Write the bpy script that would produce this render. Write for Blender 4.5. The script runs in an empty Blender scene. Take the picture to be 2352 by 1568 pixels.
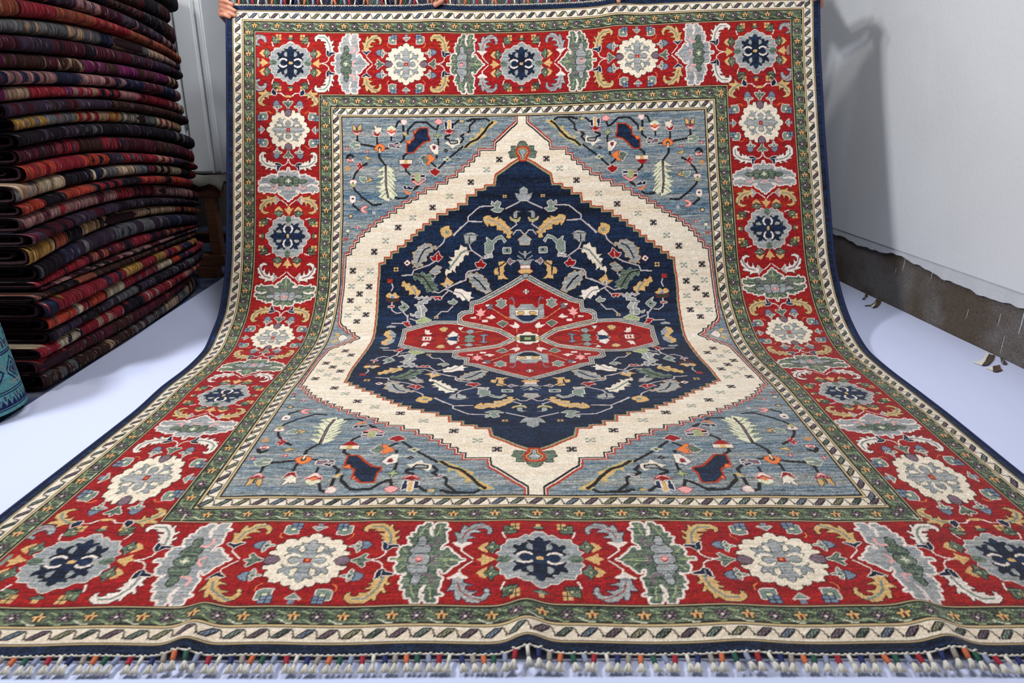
import bpy, bmesh, math, random
import numpy as np
from mathutils import Vector, Matrix, Quaternion

# ---------------------------------------------------------------- measured place
F, HOR, CX, CY = 1640., 215., 1176., 784.
PT = math.atan((CY - HOR) / F); SP, CP = math.sin(PT), math.cos(PT)
WID = 2.45; H = .3664 * WID

def W3(px, py, D):
    t = (py - CY) / F
    # world height where this sight line crosses depth D
    ang = math.atan(t) + PT
    z = H - D * math.tan(ang)
    Z = D * CP + (H - z) * SP
    return Vector(((px - CX) / F * Z, D, z))
def WF(px, py, z=0.0):
    D = (H - z) / math.tan(math.atan((py - CY) / F) + PT)
    return W3(px, py, D)

S = bpy.context.scene
COL = S.collection

def lin(c):
    c = np.asarray(c, float) / 255.
    return np.where(c <= .04045, c / 12.92, ((c + .055) / 1.055) ** 2.4)
def L4(c):
    return tuple(float(x) for x in lin(c)) + (1.,)

# ---------------------------------------------------------------- object helpers
def tag(o, label=None, cat=None, group=None, kind=None):
    if label: o['label'] = label
    if cat: o['category'] = cat
    if group: o['group'] = group
    if kind: o['kind'] = kind
    return o
def link(name, me, mat=None, parent=None):
    o = bpy.data.objects.new(name, me); COL.objects.link(o)
    if mat is not None and me is not None: me.materials.append(mat)
    if parent is not None: o.parent = parent
    return o
def empty(name, loc=(0, 0, 0)):
    o = bpy.data.objects.new(name, None); COL.objects.link(o); o.location = loc; o.empty_display_size = .05
    return o
def npmesh(name, V, Fq, smooth=True):
    me = bpy.data.meshes.new(name)
    V = np.ascontiguousarray(V, np.float32); Fq = np.ascontiguousarray(Fq, np.int32)
    k = Fq.shape[1]
    me.vertices.add(len(V)); me.vertices.foreach_set('co', V.ravel())
    me.loops.add(Fq.size); me.loops.foreach_set('vertex_index', Fq.ravel())
    me.polygons.add(len(Fq)); me.polygons.foreach_set('loop_start', np.arange(0, Fq.size, k, dtype=np.int32))
    me.update(calc_edges=True)
    if smooth: me.polygons.foreach_set('use_smooth', np.ones(len(Fq), bool))
    me.validate()
    return me
def gridfaces(nv, nu, closed_u=False):
    j, i = np.mgrid[0:nv - 1, 0:(nu if closed_u else nu - 1)]
    a = j * nu + i; b = j * nu + (i + 1) % nu; c = (j + 1) * nu + (i + 1) % nu; d = (j + 1) * nu + i
    return np.stack([a, b, c, d], -1).reshape(-1, 4)
def colattr(me, rgb, name='Col'):
    at = me.color_attributes.new(name, 'FLOAT_COLOR', 'POINT')
    A = np.ones((len(me.vertices), 4), np.float32); A[:, :3] = lin(rgb)
    at.data.foreach_set('color', A.ravel())

class MB:
    """collects shapes, then links them as one mesh object"""
    def __init__(s): s.bm = bmesh.new()
    def box(s, c, d, rot=None, bev=0.0):
        r = bmesh.ops.create_cube(s.bm, size=1)['verts']
        M = Matrix.Translation(c) @ (rot.to_4x4() if rot else Matrix()) @ Matrix.Diagonal((*d, 1))
        bmesh.ops.transform(s.bm, matrix=M, verts=r)
        if bev > 0:
            es = list({e for v in r for e in v.link_edges})
            bmesh.ops.bevel(s.bm, geom=es, offset=bev, segments=2, affect='EDGES', profile=.5)
        return s
    def tube(s, pts, rad, n=10, cap=True):
        pts = [Vector(p) for p in pts]
        if not hasattr(rad, '__len__'): rad = [rad] * len(pts)
        rings = []; up = Vector((.123, .456, .88)).normalized()
        for i, p in enumerate(pts):
            d = (pts[min(i + 1, len(pts) - 1)] - pts[max(i - 1, 0)]).normalized()
            a = d.cross(up)
            if a.length < 1e-3: a = d.cross(Vector((1, 0, 0)))
            a.normalize(); b = d.cross(a)
            rings.append([s.bm.verts.new(p + (a * math.cos(t) + b * math.sin(t)) * rad[i]) for t in [k * 2 * math.pi / n for k in range(n)]])
        for A, B in zip(rings, rings[1:]):
            for k in range(n):
                s.bm.faces.new((A[k], A[(k + 1) % n], B[(k + 1) % n], B[k]))
        if cap:
            for R, rev in ((rings[0], True), (rings[-1], False)):
                s.bm.faces.new(R[::-1] if rev else R)
        return s
    def capsule(s, pts, rad, n=12):
        """tube with domed ends"""
        pts = [Vector(p) for p in pts]
        if not hasattr(rad, '__len__'): rad = [rad] * len(pts)
        P, R = [], []
        d0 = (pts[0] - pts[1]).normalized(); d1 = (pts[-1] - pts[-2]).normalized()
        for t in (.98, .8, .5): P.append(pts[0] + d0 * rad[0] * t); R.append(rad[0] * math.sqrt(1 - t * t))
        P += pts; R += list(rad)
        for t in (.5, .8, .98): P.append(pts[-1] + d1 * rad[-1] * t); R.append(rad[-1] * math.sqrt(1 - t * t))
        return s.tube(P, R, n)
    def ball(s, c, r, sc=(1, 1, 1), rot=None):
        v = bmesh.ops.create_uvsphere(s.bm, u_segments=24, v_segments=16, radius=r)['verts']
        bmesh.ops.transform(s.bm, matrix=Matrix.Translation(c) @ (rot.to_4x4() if rot else Matrix()) @ Matrix.Diagonal((*sc, 1)), verts=v)
        return s
    def quad(s, *p):
        s.bm.faces.new([s.bm.verts.new(q) for q in p]); return s
    def build(s, name, mat, parent=None, smooth=False):
        me = bpy.data.meshes.new(name); bmesh.ops.recalc_face_normals(s.bm, faces=s.bm.faces)
        s.bm.to_mesh(me); s.bm.free()
        if smooth: me.polygons.foreach_set('use_smooth', [True] * len(me.polygons))
        return link(name, me, mat, parent)

# ---------------------------------------------------------------- materials
def mat(name, col=(128, 128, 128), rough=.8, attr=False, noise=None, bump=None, spec=.3, sheen=0., mix=None):
    """col sRGB; noise=(scale, amount, stretch) value variation; bump=(scale, distance, stretch); mix=(colour, scale, lo, hi)"""
    m = bpy.data.materials.new(name); m.use_nodes = True
    N = m.node_tree.nodes; K = m.node_tree.links; b = N['Principled BSDF']
    b.inputs['Roughness'].default_value = rough
    b.inputs['Specular IOR Level'].default_value = spec
    if sheen:
        b.inputs['Sheen Weight'].default_value = sheen; b.inputs['Sheen Roughness'].default_value = .5
    if attr:
        a = N.new('ShaderNodeAttribute'); a.attribute_name = 'Col'; out = a.outputs['Color']
    else:
        a = N.new('ShaderNodeRGB'); a.outputs[0].default_value = L4(col); out = a.outputs[0]
    tc = N.new('ShaderNodeTexCoord')
    def nz(scale, stretch, detail=4):
        mp = N.new('ShaderNodeMapping'); mp.inputs['Scale'].default_value = stretch
        K.new(tc.outputs['Object'], mp.inputs[0])
        t = N.new('ShaderNodeTexNoise'); t.inputs['Scale'].default_value = scale; t.inputs['Detail'].default_value = detail
        K.new(mp.outputs[0], t.inputs['Vector']); return t
    if mix:
        t = nz(mix[1], (1, 1, 1), 6)
        r = N.new('ShaderNodeMapRange'); r.inputs['From Min'].default_value = mix[2]; r.inputs['From Max'].default_value = mix[3]
        K.new(t.outputs['Fac'], r.inputs['Value'])
        x = N.new('ShaderNodeMix'); x.data_type = 'RGBA'; x.inputs['B'].default_value = L4(mix[0])
        K.new(r.outputs[0], x.inputs['Factor']); K.new(out, x.inputs['A']); out = x.outputs['Result']
    if noise:
        t = nz(noise[0], noise[2] if len(noise) > 2 else (1, 1, 1))
        r = N.new('ShaderNodeMapRange'); r.inputs['From Min'].default_value = .25; r.inputs['From Max'].default_value = .75
        r.inputs['To Min'].default_value = 1 - noise[1]; r.inputs['To Max'].default_value = 1 + noise[1]
        K.new(t.outputs['Fac'], r.inputs['Value'])
        x = N.new('ShaderNodeVectorMath'); x.operation = 'SCALE'
        K.new(out, x.inputs[0]); K.new(r.outputs[0], x.inputs['Scale']); out = x.outputs[0]
    K.new(out, b.inputs['Base Color'])
    if bump:
        t = nz(bump[0], bump[2] if len(bump) > 2 else (1, 1, 1))
        p = N.new('ShaderNodeBump'); p.inputs['Distance'].default_value = bump[1]; p.inputs['Strength'].default_value = 1
        K.new(t.outputs['Fac'], p.inputs['Height']); K.new(p.outputs[0], b.inputs['Normal'])
    return m
FIELD = """
P c kkwoo 4933,1911 4929,2086 4563,2437 4547,2569 4292,2565 4290,2666 4196,2673 4194,2773 4110,2772 4108,2852 4013,2858 4011,2950 3903,2949 3901,3048 3736,3057 3735,3163 3560,3168 3559,3262 3371,3260 3370,3336 3236,3339 3235,3440 3115,3447 3106,3498 2992,3510 2991,3592 2864,3592 2863,3683 2740,3683 2741,3760 2630,3773 2633,3837 2523,3857 2526,3925 2421,3929 2426,4006 2327,4020 2330,4093 2247,4103 2249,4183 2183,4202 2185,4285 2119,4298 2121,4392 2036,4405 2022,4686 2021,5243 2058,5629 2119,5721 2164,5730 2183,5796 2241,5805 2258,5864 2329,5873 2348,5943 2434,6005 2486,6184 5060,6177 5177,1822 4934,1817
P g d 4900,2688 4797,2705 4783,2682 4784,2644 4763,2597 4815,2567 4809,2494 4865,2488 4921,2502 4922,2461 4955,2410 5017,2401 5105,2403 5097,2688
P n kvvoo 5008,2728 4845,2829 4709,2934 4569,3032 4541,3209 4382,3219 4381,3284 4233,3294 4231,3386 4078,3390 4076,3540 3928,3545 3927,3637 3741,3639 3740,3718 3574,3724 3576,3815 3452,3823 3454,3896 3338,3902 3341,3996 3231,4003 3233,4083 3141,4089 3142,4177 3045,4184 3046,4269 2918,4283 2919,4361 2816,4375 2817,4460 2708,4466 2710,4551 2619,4559 2607,4997 2649,5580 2672,6003 2713,6205 5059,6201 5154,2731
P s kyooo 5028,2534 5003,2537 4964,2553 4929,2595 4956,2622 4982,2649 4982,2712 5023,2713
P r ckssskc 4792,6104 4694,5973 4614,5887 4452,5832 4112,5745 3904,5671 3767,5666 3629,5659 3410,5729 3130,5856 3155,6200 4791,6197
P r ckssskc 5010,4794 4804,4923 4567,5069 4299,5235 4159,5275 4155,5442 4038,5459 3977,5520 3982,5594 4245,5662 4586,5775 4735,5903 4854,6017 4824,6197 5059,6201 5106,4796
L k 3.6 2202,2270 2199,2363 2256,2429 2453,2463 2504,2483 2664,2503 2728,2507
L k 3.6 2533,2291 2537,2423
L k 3.6 2780,2285 2777,2364
L k 3.6 2858,2126 2899,2033 2945,2013
L k 3.6 2987,2080 2987,2206
L k 3.6 3001,2272 2999,2339 2934,2398
L k 3.6 3059,2240 3064,2180 3193,2041 3238,2038
L k 3.6 2570,2596 2566,2668 2661,2802
L k 3.6 3053,2591 2979,2650 2975,2704
P y k 2128,2072 2174,2118 2179,2184 2198,2184 2217,2178 2219,2118 2278,2065 2268,2178 2124,2178
L k 1 2197,2111 2194,2217
P r . 2102,2178 2204,2204 2290,2181 2254,2231 2139,2231
P p . 2127,2198 2196,2237 2261,2197 2214,2264 2179,2264
P c k 2488,2091 2532,2111 2538,2145 2564,2118 2589,2138 2628,2118 2607,2191 2541,2231 2461,2158 2511,2171
P r w 2460,2191 2538,2244 2613,2198 2566,2281 2498,2280
P e g 2737,2119 2789,2099 2826,2125 2858,2139 2856,2179 2709,2178 2711,2138
P r p 2703,2178 2785,2205 2863,2179 2848,2232 2714,2231
P O . 2761,2158 2806,2159 2810,2218 2759,2218
P w p 2715,2205 2784,2251 2849,2212 2796,2278 2764,2278
P w p 2958,2006 3041,2006 3046,2046 3007,2080 2975,2073
P y h 2964,2219 3022,2219 3058,2279 3014,2273
P h e 2064,2443 2135,2376 2237,2403 2236,2496 2147,2509 2102,2456
P c . 2154,2436 2237,2436 2230,2456 2153,2456
P O r 2485,2516 2524,2450 2579,2417 2633,2443 2664,2490 2657,2536 2580,2562 2529,2542
P k . 2549,2496 2578,2470 2607,2496 2600,2543 2580,2562 2558,2542
P e . 2568,2503 2590,2503 2586,2589 2567,2589
P m w 2735,2424 2799,2417 2818,2444 2914,2418 2926,2471 2837,2497 2734,2490
P n w 2818,2417 2895,2391 2908,2425 2837,2441
P n w 2850,2471 2920,2471 2913,2498 2875,2501
X R4 2025,2506
X R4 2373,2559
P k . 1996,2668 2018,2622 2073,2588 2146,2641 2139,2681 2113,2668 2072,2641 2030,2695 2005,2695
P w r 2018,2695 2126,2694 2132,2728 2068,2748 2024,2728
P p r 2049,2708 2094,2708 2081,2741 2056,2734
P y k 2311,2661 2350,2645 2445,2695 2362,2701
P h . 2298,2695 2336,2695 2413,2708 2349,2741
P r p 2221,2761 2247,2761 2256,2801 2284,2814 2278,2861 2239,2867 2220,2901 2194,2894 2214,2854 2176,2821 2182,2801 2221,2801
P s k 2221,2821 2240,2821 2240,2841 2220,2841
L k 4 2291,2814 2355,2774
P t . 1985,2854 2029,2814 2087,2854 2048,2913 2003,2907
P c d 2911,2716 3128,2718 3127,2784 2910,2783
P y . 2987,2717 3048,2717 3047,2784 2986,2783
P r . 2916,2786 3120,2787 3024,2883 3004,2883
L k 3.6 3061,2240 3063,2173 3195,2037 3386,2039 3517,2163 3561,2177
L k 3.6 3589,2084 3561,2170
L k 3.6 3576,2344 3580,2450
P n koo 3287,2155 3389,2155 3386,2289 3422,2355 3307,2381 3131,2565 3055,2565 3056,2445 3095,2426 3179,2353 3189,2221 3215,2234
P O r 3171,2180 3202,2214 3182,2247
P O r 3019,2372 3121,2366 3089,2426
P p r 3520,2043 3553,2003 3592,1983 3630,2004 3661,2051 3609,2077 3570,2077
P G d 3495,2276 3552,2263 3560,2210 3584,2264 3635,2278 3583,2297 3576,2344 3552,2297
P n w 3687,2018 3737,2052 3734,2165 3702,2178
P y w 3751,2012 3795,2012 3792,2159 3747,2159
P n w 3807,2046 3846,2046 3843,2160 3804,2166
P r . 3663,2185 3746,2192 3773,2152 3803,2193 3874,2187 3776,2253
P p r 3682,2198 3770,2246 3841,2200 3789,2266 3744,2266
L k 4 3769,2272 3698,2305 3697,2338 3754,2352
L k 3.6 3857,2080 3929,2014
P y h 3955,2014 4018,2015 4018,2038 3954,2037
P g . 3975,1960 4019,1981 4050,2029 4010,2082 3986,2055 4037,2022
L k 3.6 4076,2022 4139,2016 4146,1993 4351,1986
L k 3.6 4209,2024 4118,2117 4115,2203 4083,2230
P m w 3988,2215 4089,2256 4088,2270 4044,2262 3994,2235
L k 3.6 4006,2262 3966,2295 4010,2342 3957,2414
P c . 3683,2424 3760,2372 3831,2373 3921,2321 3945,2374 3944,2441 3854,2466 3828,2519 3778,2479 3759,2452
P s kk 3766,2385 3894,2387 3900,2414 3798,2422
P y G 4025,2521 4001,2481 4123,2390 4125,2317 4156,2364 4221,2318 4235,2258 4266,2286 4326,2173 4346,2153 4343,2300 4218,2411 4090,2482
L k 4 4032,2495 4130,2403 4220,2351 4344,2227
L k 3.6 3988,2488 3774,2671
X K4 3709,2557
P w k 3420,2475 3479,2422 3555,2450 3580,2476 3552,2622 3514,2622 3451,2541
P r m 3478,2469 3529,2469 3515,2535 3490,2522
P c . 3528,2549 3580,2496 3571,2616 3527,2615
P G w 3665,2709 3716,2697 3723,2664 3748,2704 3780,2717 3735,2743 3716,2736
P k . 3710,2703 3742,2704 3741,2723 3710,2723
P g w 3257,2686 3309,2640 3373,2640 3410,2713 3358,2793 3320,2792 3302,2726
P O r 3380,2614 3450,2634 3513,2688 3493,2727 3415,2800 3377,2813 3378,2760 3423,2727 3379,2687 3411,2660
P k . 3526,2642 3558,2622 3564,2695 3519,2695
L k 3.6 3454,2773 3523,2840
L k 3.6 3690,2749 3580,2867
L k 3.6 4129,1996 4396,1986 4452,2028
P y G 4594,2040 4534,2032 4471,2035 4366,2174 4303,2139 4307,2220 4243,2259 4190,2351 4120,2337 4117,2456 4259,2372 4388,2294 4357,2260 4429,2175 4572,2063
L k 4 4502,2055 4437,2108 4365,2220 4247,2352 4118,2410
L k 3.6 2201,2906 2156,2959 2123,3053
L k 3.6 2128,3200 2134,3240 2267,3388 2425,3510 2457,3530 2584,3516
L k 3.6 2113,3503 2116,3530 2214,3618
L k 3.6 2808,3375 2865,3409 2992,3402 3044,3369
L k 3.6 3017,2888 3023,2921 3099,2988
L k 3.6 3198,3196 3140,3255
P w r 2053,3113 2078,3073 2168,3073 2180,3113 2161,3146 2078,3146
P k . 2100,3113 2132,3113 2126,3146 2107,3146
P G y 2078,3146 2154,3153 2141,3193 2097,3187
P h e 2225,3012 2270,3039 2283,3019 2346,3033 2339,3093 2294,3126 2244,3086
P y k 2366,3009 2448,3079 2345,3119 2333,3093 2390,3073
P e g 2661,2813 2705,2807 2832,2921 2768,2927 2843,3020 2805,3020 2862,3097 2798,3100 2835,3181 2791,3180 2835,3248 2790,3254 2878,3362 2827,3368 2795,3429 2738,3388 2731,3456 2680,3449 2585,3395 2541,3375 2611,3321 2535,3280 2593,3227 2485,3193 2561,3180 2606,3140 2524,3120 2575,3093 2627,3020 2512,3033 2602,2966 2641,2913 2526,2919
L g 1 2653,2920 2563,3026
L g 1 2652,3000 2562,3120
L g 1 2651,3093 2574,3200
L g 1 2669,3240 2592,3294
L g 1 2675,3307 2592,3388
L g 1 2711,2920 2799,3020
L g 1 2710,2987 2817,3107
L g 1 2709,3067 2804,3180
L g 1 2715,3153 2809,3254
L g 1 2726,3254 2840,3362
L k 3.6 2677,2814 2676,3187 2691,3287 2709,3395
L m 1.2 2677,2820 2676,3187 2691,3287 2709,3395
P w m 2057,3382 2083,3355 2140,3361 2159,3395 2152,3469 2101,3496 2063,3469
P k . 2089,3395 2127,3395 2127,3429 2089,3429
P p r 2246,3584 2291,3550 2355,3544 2355,3571 2291,3591 2297,3625 2360,3652 2354,3666 2277,3659 2246,3625
P h . 2291,3618 2367,3584 2392,3605 2329,3632
X W4 2468,3666
X DY 2077,3728
P m w 3105,2988 3166,2989 3165,3029 3105,3028
P k w 3104,3042 3165,3042 3164,3089 3104,3088
P n w 2969,3188 3001,3181 3032,3222 3046,3181 3096,3215 3134,3222 3128,3255 3064,3248 2981,3241
P O . 2968,3261 3032,3275 3051,3309 3121,3289 3082,3342 3031,3342
P G y 3177,2982 3260,2983 3265,3083 3220,3122 3176,3082
P n w 3266,2990 3336,2990 3335,3023 3265,3023
P m w 3265,3043 3335,3043 3335,3083 3265,3076
P p r 3099,3095 3156,3095 3219,3149 3303,3090 3341,3090 3219,3182
L k 3.6 3232,3189 3148,3256
P r w 3414,2911 3471,2898 3510,2865 3548,2899 3611,2919 3559,2979 3520,3012 3457,2971
X R4 2200,3930
X R5 2018,4124
P e k 1992,3985 2035,3954 2075,3984 2038,4021
L k 1.2 2038,4021 2041,4069
P s k 4851,3324 4930,3351 4937,3260 5000,3210 5071,3276 5070,3341 5150,3304 5135,3394 5079,3471 5018,3483 4921,3468 4874,3402
X Y4 4681,3388
L l 2.1 4933,3481 4699,3601
L l 2.1 4468,3551 4259,3562 4060,3743 4061,3822 4293,3825
L l 2.1 4049,3836 3825,4061
P h w 4469,3460 4517,3526 4543,3461 4616,3495 4577,3592 4663,3607 4613,3658 4503,3657 4455,3617 4528,3591 4456,3512
T y k 4306,3812 4367,3707 4429,3708 4391,3760 4477,3761 4550,3736 4550,3776 4696,3818 4622,3843 4767,3912 4706,3924 4802,4006 4739,4138 4681,4017 4632,4043 4633,3963 4584,3995 4512,3881 4488,3920 4427,3853 4403,3899 4342,3879
L s 2 4367,3793 4489,3814 4585,3882 4705,3977 4723,4031
P s k 4819,3714 4832,3662 4869,3643 4942,3658 4886,3676 4885,3768 4824,3767
P G y 4758,3733 4817,3793 4878,3808 4940,3743 4914,3822 4853,3840 4781,3799
L l 1.9 4865,3834 4870,3887 4766,3965
L l 1.9 4813,4053 4863,3987 4935,3988 5000,4070 5068,3997 5182,4000
P s y 4890,4148 4994,4056 5125,4146 5064,4184 5063,4232 4924,4229 4925,4181
P s k 3983,4055 4062,4022 4135,4010 4232,4064 4183,4091 4195,4158 4134,4157 4086,4218 4013,4196
L k 1.5 4117,4036 4080,4090 4080,4218
T y k 3586,4010 3615,3970 3602,3923 3651,3937 3663,3890 3736,3904 3761,3937 3768,3991 3812,4045 3763,4058 3751,4098 3629,4091 3629,4044
P h y 3683,3977 3750,3991 3739,4051 3684,4031
L l 2.1 3945,3919 3818,4058
L l 2.1 3672,4111 3654,4178 3569,4257
T s y 3569,4264 3472,4257 3399,4197 3338,4224 3229,4243 3290,4283 3144,4329 3218,4349 3134,4427 3183,4479 3110,4492 3183,4531 3123,4583 3256,4570 3329,4531 3256,4518 3353,4479 3376,4375 3448,4323 3472,4283
L k 2.4 3417,4263 3339,4296 3279,4388 3232,4505
P w r 2995,4518 3049,4466 3110,4518 3050,4564
P k . 3025,4499 3068,4499 3068,4534 3026,4534
X Y8 2862,4622
P r w 3431,4414 3485,4414 3570,4329 3600,4401 3643,4421 3571,4492 3522,4479 3474,4479
L l 1.2 3546,4388 3534,4492
L l 2.1 3510,4492 3414,4550 3160,4635 3136,4713 2972,4726
P s y 3426,4661 3486,4609 3535,4564 3631,4590 3571,4635 3607,4661 3535,4706 3474,4700
L l 1.8 3510,4713 3511,4759
P s k 3989,4058 4220,4060 4196,4073 4195,4133 4086,4225 4013,4165
L k 1.5 4086,4059 4080,4205
L l 2.1 4080,4225 4121,4311 4313,4443 4410,4431
L l 1.8 4067,4324 4134,4318
P h w 4340,4195 4388,4182 4365,4095 4425,4143 4461,4170 4522,4104 4620,4072 4691,4160 4666,4193 4631,4119 4558,4131 4485,4210 4478,4302 4422,4379 4350,4365
P s w 4326,4404 4410,4392 4447,4360 4470,4438 4410,4418 4362,4443
T c k 3662,4685 3698,4633 3734,4633 3783,4595 3735,4517 3807,4491 3759,4439 3855,4400 3819,4348 3892,4309 3940,4244 4001,4244 4061,4310 4055,4415 4000,4375 3994,4466 3946,4427 3964,4524 3904,4505 3915,4582 3843,4569 3867,4660 3807,4633 3734,4685 3722,4737
L h 3 4037,4310 3952,4349 3855,4478 3759,4595
P r w 4174,4513 4229,4513 4277,4449 4313,4520 4361,4534 4312,4598 4204,4584
L l 2.1 4252,4617 4059,4660 4023,4712 4022,4803 3842,4880 3733,4945
P h w 4641,4278 4761,4273 4766,4364 4639,4362
P n . 4688,4298 4725,4299 4724,4338 4688,4337
P s k 5025,4330 4976,4335 4975,4400 5009,4491 4889,4489 4889,4496 4924,4567 5019,4569
L s 1.6 4904,4347 4963,4387
L s 1.6 4879,4412 4962,4465
L s 2 4865,4486 4973,4488
P w r 4924,4567 5031,4569 5030,4620 4917,4618
P y r 4874,4669 4935,4625 5030,4627 5028,4710 4933,4709
P s k 4957,4709 5028,4710 5027,4775 4967,4774
T y k 4467,4670 4552,4600 4577,4523 4638,4479 4685,4512 4660,4589 4635,4627 4671,4666 4622,4704 4717,4776 4645,4801 4573,4794 4550,4729
L n 2.2 4685,4505 4564,4587 4568,4729
P m w 4709,4499 4746,4442 4781,4487 4841,4495 4769,4526 4756,4558
T s y 4047,4699 4251,4700 4310,4778 4382,4818 4357,4856 4428,4896 4379,4935 4427,4961 4402,5040 4307,5026 4283,4986 4235,4999 4200,4921 4153,4920 4106,4829
L k 3 4149,4758 4238,4830 4343,4974
T w k 3817,4998 3901,4946 3948,4985 4020,4998 4093,5025 4094,5091 4142,5118 4084,5185 3989,5172 3929,5131 3856,5091
L h 2 3842,5018 3938,5038 4048,5172
T g h 3148,4729 3293,4683 3353,4709 3426,4696 3462,4774 3510,4813 3462,4852 3546,4878 3510,4918 3570,4957 3499,5010 3403,5010 3353,4944 3414,4918 3293,4866 3330,4813 3233,4788 3148,4775
L k 2.2 3160,4716 3305,4735 3378,4826 3474,4984
L l 1.9 3499,5010 3584,5036 3690,4964
L l 1.6 3523,4748 3474,4787
X RX 2767,4822
L l 1.9 2804,4867 2822,4933 2800,4999
T y k 2955,4827 3040,4853 3160,4918 3173,4873 3197,4945 3233,4958 3292,5050 3240,5077 3119,5064 3091,5011 3052,4972 2979,4906
L h 2.2 3100,4906 3186,4998 3203,5064
P y k 2713,5093 2767,5026 2819,5066 2862,5019 2904,5079 2949,5105 2921,5132 2802,5133 2753,5127
P S w 2793,5106 2832,5079 2873,5126 2863,5146 2803,5147
P d r 2737,5147 2935,5146 2926,5187 2822,5214 2747,5188
L l 1.9 2828,5221 2834,5283
P r w 2770,5291 2876,5283 2867,5311 2784,5318
L l 1.9 2832,5325 2850,5381 2926,5437 2995,5423
P h w 2950,5310 3017,5268 2975,5193 3063,5254 3115,5309 3051,5394 2991,5373
P k . 3009,5310 3056,5303 3058,5330 3023,5335
L l 2.1 3029,5408 3108,5508 3122,5576
P y k 3594,4865 3667,4852 3703,4742 3775,4813 3823,4840 3786,4892 3714,4957 3666,4918
P S w 3697,4865 3739,4879 3762,4931 3714,4944
L l 2.1 3949,4820 3817,4892
L l 2.1 3690,4964 3762,4997 3805,5023
L l 1.9 3738,4997 3636,5116
P r w 3451,5103 3624,5103 3632,5157 3591,5170 3577,5130 3532,5170 3518,5123 3458,5123
T s w 3172,5124 3434,5117 3447,5144 3392,5212 3290,5281 3399,5322 3382,5420 3363,5478 3333,5536 3273,5522 3245,5464 3154,5494 3151,5465 3256,5450 3228,5393 3312,5421 3283,5350 3208,5281 3275,5226 3364,5144 3173,5138
L e 1.4 3279,5281 3319,5350 3331,5522
P h w 3729,5190 3794,5204 3827,5143 3853,5184 3895,5204 3855,5252 3772,5245
L l 1.9 3821,5293 3743,5398 3639,5405 3574,5491
X Y4 3567,5523
X DS 5007,5028
P s . 4739,5506 4722,5463 4730,5267 4800,5282 4823,5337 4858,5338 4906,5267 5012,5265 5001,5657 4921,5648 4853,5602 4796,5565 4704,5520
P c k 4819,5376 5014,5379 5011,5495 4820,5495
P n k 4831,5500 5010,5502 5007,5612 4922,5596
P y k 4850,5443 4874,5408 4943,5406 4960,5444 4936,5477 4872,5476
L m 2.5 4806,5282 4802,5200 4768,5133 4732,5159
P h w 4514,5184 4567,5184 4597,5144 4626,5192 4679,5185 4655,5239 4678,5274 4601,5342 4513,5279 4555,5238
P w k 4344,5264 4414,5258 4426,5313 4355,5305
P m k 4426,5258 4461,5265 4449,5361 4355,5347
L y 1 4461,5348 4715,5564 4796,5565
P p . 4193,5374 4239,5388 4274,5333 4298,5389 4356,5382 4310,5445 4334,5474 4265,5502 4189,5459 4229,5431
L l 1.0 4265,5502 4266,5561
P w . 4346,5525 4415,5503 4444,5460 4508,5533 4439,5562
P w . 4296,5576 4388,5576 4389,5628 4297,5628
P w . 4103,5517 4196,5510 4197,5553 4128,5546
P g w 4532,5652 4612,5592 4703,5646 4624,5745
P w . 4715,5684 4794,5700 4807,5624 4880,5701 4873,5763 4794,5762
L y 1 4839,5763 4843,5867
L y 1 3982,5635 4339,5720 4635,5824 4792,5985
P w k 4825,5959 4860,5909 4921,5910 4962,5861 5001,5861 4999,5948 4836,5994
P y k 4812,5994 4879,5995 4876,6094 4810,6093
P d G 4887,5947 4999,5948 4995,6096 4884,6094
P G . 4948,5996 4998,5997 4995,6096 4945,6095
L k 1.2 4196,5847 4309,5855 4501,5922 4680,6046 4813,6047
P w k 3926,5743 4011,5743 3970,5822
L y 1 3982,5839 4050,5855 4309,5847
P s k 4044,5838 4115,5790 4178,5822 4174,5871 4108,5905
P h k 4043,5956 4109,5921 4200,5956 4190,5990 4117,6080 4045,5990
P S k 4261,5938 4322,5922 4333,5905 4400,5930 4345,5956 4352,6035 4313,6035 4317,5964
P w . 3417,5791 3465,5823 3490,5783 3492,5872 3538,5889 3496,5922 3427,5906
L k 1.4 3155,6113 3281,6029 3428,5923
L k 1.4 3530,5922 3644,6062 3680,6080
P w . 3399,5975 3534,5974 3539,6100 3418,6101
P r . 3435,6001 3463,6000 3469,6045 3441,6045
P r . 3486,6000 3508,6000 3513,6045 3491,6045
P y g 3637,5774 3708,5734 3773,5765 3738,5838 3681,5838
L k 1.2 3717,5854 3778,5929
P w s 3779,5955 3851,5837 3933,5903 3915,5972 3815,5989
P h w 3661,6099 3741,6043 3754,6137 3689,6137
P n c 3746,6156 3741,6043 3836,5972 3959,5971 3910,6060 3985,6097 3992,6155
P w . 3925,5749 3976,5741 3979,5805
L l 2.1 3111,5475 3122,5623
L l 1.9 3045,5654 2877,5655
P r w 3042,5631 3156,5615 3138,5653 3203,5714 3124,5730
P s . 2796,5733 2865,5694 2949,5716 2942,5748 2816,5757
P y . 2783,5929 2806,5845 2881,5804 2904,5894 2865,5945 2924,5962 2947,6041 2879,6042
P s . 2886,5804 2974,5910 2975,6014 2928,5997 2876,5945
L l 1.9 2955,6050 3057,6124
P G e 3258,5592 3389,5517 3500,5583 3389,5628 3276,5652
L l 1.8 3148,5548 3252,5592
X DK 4605,2733
X DK 4112,3131
X DK 3458,3583
X DK 2889,3933
X DK 2497,4338
X LK 4388,2904
X LK 3755,3374
X LK 3132,3750
X LK 2683,4151
X DK 2146,4658
X DK 2429,4922
X DK 2280,5059
X DK 2140,5195
X DK 2439,5473
X DK 2314,5617
X LK 2437,4657
X LK 2280,4783
X LK 2134,4916
X LK 2448,5194
X LK 2285,5344
X LK 2144,5486
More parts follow.
